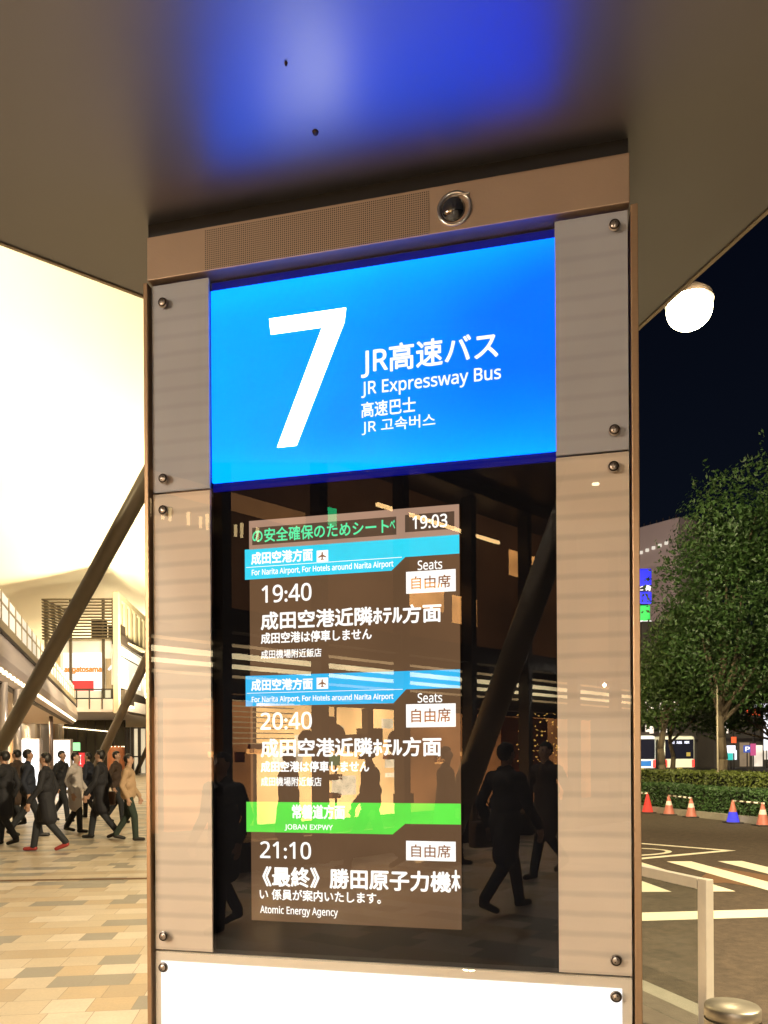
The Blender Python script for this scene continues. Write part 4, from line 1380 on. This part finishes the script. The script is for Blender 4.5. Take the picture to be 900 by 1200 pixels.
NE = empty('neon_sign_tower', (P(752, 885, D2).x, D2, RZ), 0, 'stacked blue and green neon sign panels on a dark mast beside the totem', 'neon sign')
def zn(py): return EYE + (HZ - py) * k2 - RZ
xa, xb = (738 - 752) * k2, (765 - 752) * k2
MB().box(xa + .3, xb - .3, .5, 2.5, 0, zn(668)).build('mast', M['dark_trim'], NE)
for (ya, yb, mt) in ((668, 688, 'neon_blue'), (695, 709, 'neon_blue'), (711, 729, 'neon_green'), (732, 752, 'neon_green')):
    MB().box(xa, xb - .2 * (ya > 700), 0, .45, zn(yb), zn(ya), bev=.15).build('neon_panel', M[mt], NE)
flat_text('lettering', '酒と肴', M['sign_white'], NE, xa + .1, xb - .1, zn(694), zn(687.5), -.05, .03)
flat_text('lettering', '個室', M['sign_white'], NE, xa + .9, xb - .1, zn(737), zn(729), -.05, .05)
# row of shops across the street
M['far_wall'] = pbr('far_shop_wall', (.085, .07, .055), .8, 0, .3, .3)
M['far_lit'] = emit('far_shop_light', (1, .85, .66), 1.1, .7, .25, base=.2)
M['far_dim'] = emit('far_shop_dim', (.9, .6, .34), .28, .6, .4, base=.1)
M['far_pinkish'] = emit('far_shop_rose', (.9, .45, .42), .6, .5, .4, base=.1)
M['far_red'] = emit('far_red_letters', (1.0, .10, .02), 1.6)
M['far_white'] = emit('far_white_sign', (.92, .92, 1.0), 1.5)
M['far_pink'] = emit('far_pink_sign', (.80, .10, .30), .8)
M['far_teal'] = emit('far_teal_sign', (.02, .65, .55), 1.0)
M['far_blue'] = emit('parking_blue', (.03, .10, .55), .8)
D3 = 90; k3 = D3 / FPX
def far_shop(px0, px1, pytop, d, seed, label):
    kk = d / FPX
    xa, xb = (px0 - CXP) * kk, (px1 - CXP) * kk
    t = empty('street_shop', ((xa + xb) / 2, d, RZ), 0, label, 'shop', 'shops across the street')
    hw = (xb - xa) / 2; H = EYE + (HZ - pytop) * kk - RZ
    MB().box(-hw, hw, 0, 10, 0, H).build('wall', M['far_wall'], t)
    rg = random.Random(seed)
    x = -hw + .3
    while x < hw - .8:
        wd_ = rg.uniform(.5, 1.6)
        x2 = min(hw - .2, x + wd_)
        z = rg.choice((.1, .1, .9))
        MB().box(x, x2, -.12, -.005, z, rg.uniform(2.0, 2.9)).build('shopfront', M[rg.choice(('far_lit', 'far_lit', 'far_dim', 'far_dim', 'far_wall', 'far_pinkish', 'far_white'))], t)
        x = x2 + rg.uniform(.1, .7)
    nx = max(2, int(hw * 2 / 1.7)); nz = int((H - 3.6) / 2.8)
    for j in range(nz):
        for i in range(nx):
            if rg.random() < .45:
                x = -hw + (i + .5) * hw * 2 / nx; z = 4 + j * 2.8
                MB().box(x - .5, x + .5, -.05, -.004, z, z + 1.3).build('window', M['far_lit'], t)
    MB().box(-hw, hw, -.5, -.01, 3.1, 3.4).build('awning', M['dark_trim'], t)
    return t
far_shop(600, 752, 800, 92, 1, 'dark shop block across the street, mostly hidden behind the totem')
far_shop(753, 836, 730, 95, 2, 'dark shop block with scattered lit windows behind the lower trees')
far_shop(837, 905, 815, 90, 3, 'bright fronted shop across the street under the red lettering')
far_shop(906, 990, 780, 90, 4, 'shop block beyond the right edge of the street')
def far_board(name, px0, px1, py0, py1, d, mat, label, txt=None, tmat=None):
    t, hw, za, zb = board(name, px0, px1, py0, py1, d, mat, label, 'sign', thick=.2)
    if txt:
        flat_text('lettering', txt, M[tmat], t, -hw * .72, hw * .72, za + (zb - za) * .2, zb - (zb - za) * .2, -.02, .03)
    return t
far_board('red_shop_sign', 872, 894, 832, 843, 86, 'far_wall', 'glowing orange red lettered shop sign above the street', '居酒屋', 'far_red')
far_board('street_light_strip', 885, 912, 827.5, 831.5, 85, 'far_white', 'long bright white strip light above the red lettered sign')
far_board('white_shop_sign', 896, 906, 838, 882, 84, 'far_white', 'tall white lit sign at the right edge of the street')
far_board('parking_sign', 872.5, 879.5, 876, 884.5, 60, 'far_blue', 'small blue parking sign with white letter P', 'P', 'sign_white')
far_board('pink_shop_sign', 880.5, 886, 874, 888, 70, 'far_pink', 'small pink upright sign beside the parking sign')
far_board('teal_shop_sign', 853, 859, 885, 893, 66, 'far_teal', 'small teal sign low behind the tall tree trunk')
far_board('white_notice_board', 852, 862, 876, 885, 75, 'far_white', 'small white lit board just above the teal sign')
far_board('red_roundel', 857.5, 862.5, 836, 842, 80, 'red_sign', 'small round looking red lamp board left of the red lettering')
far_board('red_banner', 858, 863, 866, 873, 78, 'far_red', 'narrow red banner between the trunk and the pink sign')

# street lamp, very bright
M['lamp_globe'] = emit('lamp_globe', (1.0, .90, .55), 40.0)
ls = P(811, 365, 11)
LP = empty('street_lamp', (P(737, 885, 11).x, 11, RZ), 0, 'tall street lamp with one dazzling yellow white globe beside the totem', 'street lamp')
MB().tube((0, 0, 0), (0, 0, ls.z + .25 - RZ), .07, .05, 16).build('pole', M['dark_trim'], LP)
MB().tube((0, 0, ls.z + .2 - RZ), (ls.x - LP.location.x, 0, ls.z + .33 - RZ), .03, .025, 12).build('arm', M['dark_trim'], LP)
gb_ = MB().ball((0, 0, 0), .30, 1.05, 1, .92, seg=28).build('lamp_globe', M['lamp_globe'], LP)
gb_.location = (ls.x - LP.location.x, 0, ls.z - RZ)
hood = MB().lathe([(.33, .10), (.30, .20), (.16, .31), (.05, .34), (0, .345)], seg=28).build('hood', M['dark_trim'], LP)
hood.location = gb_.location
lamp('POINT', 'street_lamp_light', ls - Vector((0, .45, .15)), 900, (1, .80, .48), size=.3)
p = Vector((7.8, 1.2, 8.5))
lamp('SPOT', 'road_fill_spot', p, 18000, (1, .80, .50), Vector((4.6, 9, 0)), size=.25, spot=100, blend=.7)  # added fill without a fixture, brightens the asphalt
lamp('SPOT', 'bus_fill_spot', Vector((4.0, 34, 9)), 85000, (1, .92, .72), Vector((17, 52, 0)), size=.3, spot=110, blend=.7)  # unseen spot added to light the rears of the buses
lamp('SPOT', 'tree_fill_spot', Vector((2.5, 12, 8.5)), 7000, (1, .88, .52), Vector((11, 24, 4.5)), size=.3, spot=90, blend=.7)  # extra spot put in to brighten the island trees
lamp('SPOT', 'tower_fill_spot', Vector((20, 92, 12)), 60000, (1, .80, .72), Vector((49, 130, 30)), size=.5, spot=70, blend=.6)  # added unseen spot, lifts the dark tower walls

# ------------------------------------------------------------------ people
M['skin'] = pbr('skin', (.42, .25, .17), .55)
M['hair'] = pbr('black_hair', (.012, .010, .009), .5)
M['coat_black'] = pbr('coat_black', (.012, .012, .016), .8, 0, .3, 12)
M['coat_navy'] = pbr('coat_navy', (.014, .018, .032), .8, 0, .3, 12)
M['coat_pale'] = pbr('coat_pale', (.42, .38, .36), .8, 0, .15, 12)
M['coat_beige'] = pbr('coat_beige', (.40, .27, .16), .8, 0, .15, 12)
M['coat_brown'] = pbr('coat_brown', (.05, .030, .020), .8, 0, .25, 12)
M['jeans'] = pbr('trousers_dark', (.018, .020, .024), .85, 0, .3, 14)
M['trouser_green'] = pbr('trousers_green', (.020, .034, .024), .85, 0, .3, 14)
M['shoe_black'] = pbr('shoe_black', (.012, .011, .010), .4)
M['shoe_red'] = pbr('shoe_red', (.30, .035, .03), .5)
M['bag_brown'] = pbr('bag_leather', (.09, .045, .025), .5)

def capsule(bm, a, b, r0, r1, seg=14):
    a, b = Vector(a), Vector(b)
    d = b - a
    q = d.to_track_quat('Z', 'Y') if d.length > 1e-6 else Matrix().to_quaternion()
    rings = []
    prof = []
    for i in range(5):
        t = -math.pi / 2 + math.pi / 2 * i / 4
        prof.append((r0 * math.cos(t), r0 * math.sin(t)))
    for i in range(5):
        t = math.pi / 2 * i / 4
        prof.append((r1 * math.cos(t), d.length + r1 * math.sin(t)))
    for (r, z) in prof:
        if r < 1e-5:
            rings.append([bm.verts.new(a + q @ Vector((0, 0, z)))])
        else:
            rings.append([bm.verts.new(a + q @ Vector((r * math.cos(2 * math.pi * i / seg), r * math.sin(2 * math.pi * i / seg), z))) for i in range(seg)])
    for A, B in zip(rings, rings[1:]):
        for i in range(seg):
            j = (i + 1) % seg
            u = []
            for v in (A[i % len(A)], A[j % len(A)], B[j % len(B)], B[i % len(B)]):
                if v not in u: u.append(v)
            if len(u) > 2: bm.faces.new(u)

def person(loc, face, label, coat='coat_black', trousers='jeans', shoes='shoe_black', stride=.30, hh=1.68, long_coat=True, bag=None, group='people walking across the plaza', arm=.35, hat=False):
    """one walking figure; local +Y is ahead"""
    t = empty('person', loc, face, label, 'person', group)
    k = hh / 1.70
    caps = []   # (a, b, r0, r1, slot)   slots: 0 coat, 1 trousers, 2 skin, 3 shoes
    hip = .88; sh = 1.38
    def C(a, b, r0, r1, s): caps.append((Vector(a) * k, Vector(b) * k, r0 * k, r1 * k, s))
    C((0, 0, .92), (0, .01, 1.10), .15, .145, 0); C((-.07, 0, 1.1), (.07, 0, 1.1), .12, .12, 0)
    C((0, .01, 1.10), (0, .0, 1.30), .13, .135, 0)
    C((-.13, 0, 1.33), (.13, 0, 1.33), .098, .098, 0); C((-.05, .0, 1.415), (.05, .0, 1.415), .062, .062, 0)
    C((-.08, -.01, .90), (.08, -.01, .90), .115, .115, 0)
    C((0, .0, 1.38), (0, .025, 1.50), .055, .052, 2)
    # head: skull, face, nose, ears
    C((0, .015, 1.595), (0, .0, 1.625), .082, .080, 2); C((0, .04, 1.545), (0, .045, 1.58), .058, .066, 2)
    C((0, .105, 1.575), (0, .095, 1.60), .013, .010, 2)
    for s in (-1, 1): C((s * .079, .01, 1.565), (s * .081, .005, 1.60), .012, .015, 2)
    C((-.018, .088, 1.535), (.018, .088, 1.535), .011, .011, 2)
    feet = []
    for s in (-1, 1):
        sw = stride * s
        hp = (s * .085, 0, hip)
        kn_ = (s * .085, sw * .55 + .05, .47 + (.02 if s < 0 else 0))
        an = (s * .085, sw * 1.05 - (.10 if s < 0 else 0), .09 + (.10 if s < 0 else 0) * min(1, abs(stride) / .3))
        C(hp, kn_, .092, .070, 1); C(kn_, an, .068, .056, 1)
        tip = (s * .095, an[1] + .15, .035 if s > 0 else .045)
        C((an[0], an[1] - .02, an[2] - .045), tip, .043, .034, 3)
        # arms swing against the legs
        shd = (s * .205, 0, 1.355)
        el = (s * .25, -sw * arm - .03, 1.09)
        wr = (s * .235, -sw * arm * 1.6 + .10, .87)
        C(shd, el, .066, .056, 0); C(el, wr, .055, .046, 0)
        C(wr, (wr[0], wr[1] + .015, wr[2] - .075), .030, .036, 2)
        palm = Vector((wr[0], wr[1] + .015, wr[2] - .085))
        for f_ in range(4):
            y_ = -.030 + .0205 * f_
            ln = (.055, .068, .072, .060)[f_]
            m_ = palm + Vector((0, y_, -.022))
            C(m_, m_ + Vector((-s * .006, .002, -ln * .5)), .0088, .0082, 2)
            C(m_ + Vector((-s * .006, .002, -ln * .5)), m_ + Vector((-s * .022, .004, -ln)), .0082, .0072, 2)
        th = palm + Vector((0, .03, .02)); C(th, th + Vector((-s * .012, .028, -.032)), .0105, .0095, 2); C(th + Vector((-s * .012, .028, -.032)), th + Vector((-s * .018, .030, -.060)), .0095, .008, 2)
    if long_coat:
        for s in (-1, 1):
            C((s * .06, -.01, .95), (s * .075, stride * s * .30, .58), .125, .135, 0)
        C((0, 0, .92), (0, 0, .58), .12, .13, 0)
    bm = bmesh.new()
    for c in caps: capsule(bm, *c[:4])
    bmesh.ops.recalc_face_normals(bm, faces=bm.faces[:])
    me = bpy.data.meshes.new('body'); bm.to_mesh(me); bm.free()
    o = bpy.data.objects.new('body', me); COL.objects.link(o)
    md = o.modifiers.new('r', 'REMESH'); md.mode = 'VOXEL'; md.voxel_size = .009; md.use_smooth_shade = True
    sm = o.modifiers.new('s', 'SMOOTH'); sm.iterations = 2; sm.factor = .4
    dg = bpy.context.evaluated_depsgraph_get()
    me2 = bpy.data.meshes.new_from_object(o.evaluated_get(dg))
    bpy.data.objects.remove(o); bpy.data.meshes.remove(me)
    nf = len(me2.polygons)
    cen = np.empty(nf * 3); me2.polygons.foreach_get('center', cen); cen = cen.reshape(-1, 3)
    best = np.full(nf, 1e9); slot = np.zeros(nf, int)
    for a, b, r0, r1, s in caps:
        a_, b_2 = np.array(a), np.array(b); d = b_2 - a_; L2 = max(1e-9, d @ d)
        tt = np.clip(((cen - a_) @ d) / L2, 0, 1)
        ds = np.linalg.norm(cen - (a_ + tt[:, None] * d), axis=1) - (r0 + (r1 - r0) * tt)
        m_ = ds < best; best[m_] = ds[m_]; slot[m_] = s
    me2.materials.clear()
    body = link_mesh('body', me2, [M[coat], M[trousers], M['skin'], M[shoes]], t)
    me2.polygons.foreach_set('material_index', slot.astype(np.int32))
    me2.update()
    # hair cap and eyes
    mb = MB(); mb.ball((0, .006 * k, 1.612 * k), .095 * k, .98, 1.0, 1.08, seg=26)
    for v in list(mb.bm.verts):
        zl = (1.652 if v.co.y > .045 * k else 1.60 if v.co.y > .0 else 1.525) * k
        if v.co.z < zl:
            f_ = .80 if v.co.y > .0 else .9
            v.co = Vector((v.co.x * f_, v.co.y * f_, zl))
    mb.build('hair', M['hair'], t)
    mb = MB()
    for s in (-1, 1): mb.ball((s * .03 * k, .092 * k, 1.603 * k), .011 * k, seg=8)
    mb.build('eye', M['hair'], t)
    if bag:
        hx_ = .30 * k
        g = empty('shoulder_bag', Vector(loc) + Matrix.Rotation(face, 3, 'Z') @ Vector((hx_, -.02, .62 * k)), face, bag, 'bag')
        MB().box(-.06, .06, -.17, .17, 0, .27, bev=.025).build('pouch', M['bag_brown'], g)
        mb = MB()
        for i in range(10):
            q0_ = math.pi * i / 10; q1_ = math.pi * (i + 1) / 10
            mb.tube((0, .11 * math.cos(q0_), .27 + .20 * math.sin(q0_)), (0, .11 * math.cos(q1_), .27 + .20 * math.sin(q1_)), .009, .009, 8)
        mb.build('strap', M['bag_brown'], g)
    return t
PG = 'people walking across the plaza'
def gp(px, d): return ((px - CXP) / FPX * d, d, 0)
person(gp(6, 13.6), R(80), 'person in a black coat at the left edge of the plaza', 'coat_black', hh=1.66, stride=.16)
person(gp(32, 15.0), R(-60), 'person in a dark navy jacket between the left edge and the red shoes', 'coat_navy', long_coat=False, hh=1.70, stride=.2)
person(gp(54, 12.7), R(100), 'person in a black coat wearing dark red shoes', 'coat_black', shoes='shoe_red', hh=1.62, stride=.22)
person(gp(88, 15.8), R(-90), 'person in a pale grey coat walking in the middle of the group', 'coat_pale', hh=1.64, stride=.12)
person(gp(118, 14.6), R(95), 'person in a black coat right of the pale coat', 'coat_black', hh=1.68, stride=.2, bag='brown shoulder bag held by the person in the black coat near the totem')
person(gp(150, 14.2), R(-80), 'person in a beige coat and dark green trousers next to the totem', 'coat_beige', 'trouser_green', long_coat=False, hh=1.60, stride=.14)
person(gp(20, 17.5), R(85), 'person in a brown coat behind the group at the left', 'coat_brown', hh=1.72, stride=.1)
person(gp(72, 18.5), R(-95), 'person in a black jacket far behind the pale coat', 'coat_black', long_coat=False, hh=1.7, stride=.18)
person(gp(104, 19.5), R(92), 'person in a navy coat far behind, between the pale and black coats', 'coat_navy', hh=1.66, stride=.12)
person(gp(136, 18.0), R(-88), 'person in a dark brown jacket between the black and beige coats', 'coat_brown', long_coat=False, hh=1.68, stride=.16)
def vp(px, d):
    q = mirror(Vector(((px - CXP) / FPX * d, d, 0))); return (q.x, q.y, 0)
MG = 'people behind the photographer seen in the glass'
person(vp(592, 7.6), R(-150), 'person in a long dark coat striding past, mirrored right in the glass', 'coat_black', hh=1.66, group=MG, stride=.25, bag='dark bag carried by the striding mirrored person')
person(vp(640, 9.8), R(30), 'person in a brown coat farther right in the glass', 'coat_brown', hh=1.70, group=MG)
person(vp(262, 6.9), R(10), 'person in black at the left border of the glass', 'coat_black', hh=1.58, group=MG, stride=.14)
person(vp(338, 10.2), R(-100), 'person in brown mirrored before the shop, left of the middle', 'coat_brown', hh=1.62, group=MG, stride=.12)
person(vp(434, 10.4), R(70), 'person in navy mirrored before the shop, in the middle', 'coat_navy', hh=1.68, group=MG, long_coat=False)
person(vp(522, 10.8), R(-100), 'person in black mirrored before the shop, right of the middle', 'coat_black', hh=1.66, group=MG, stride=.18)
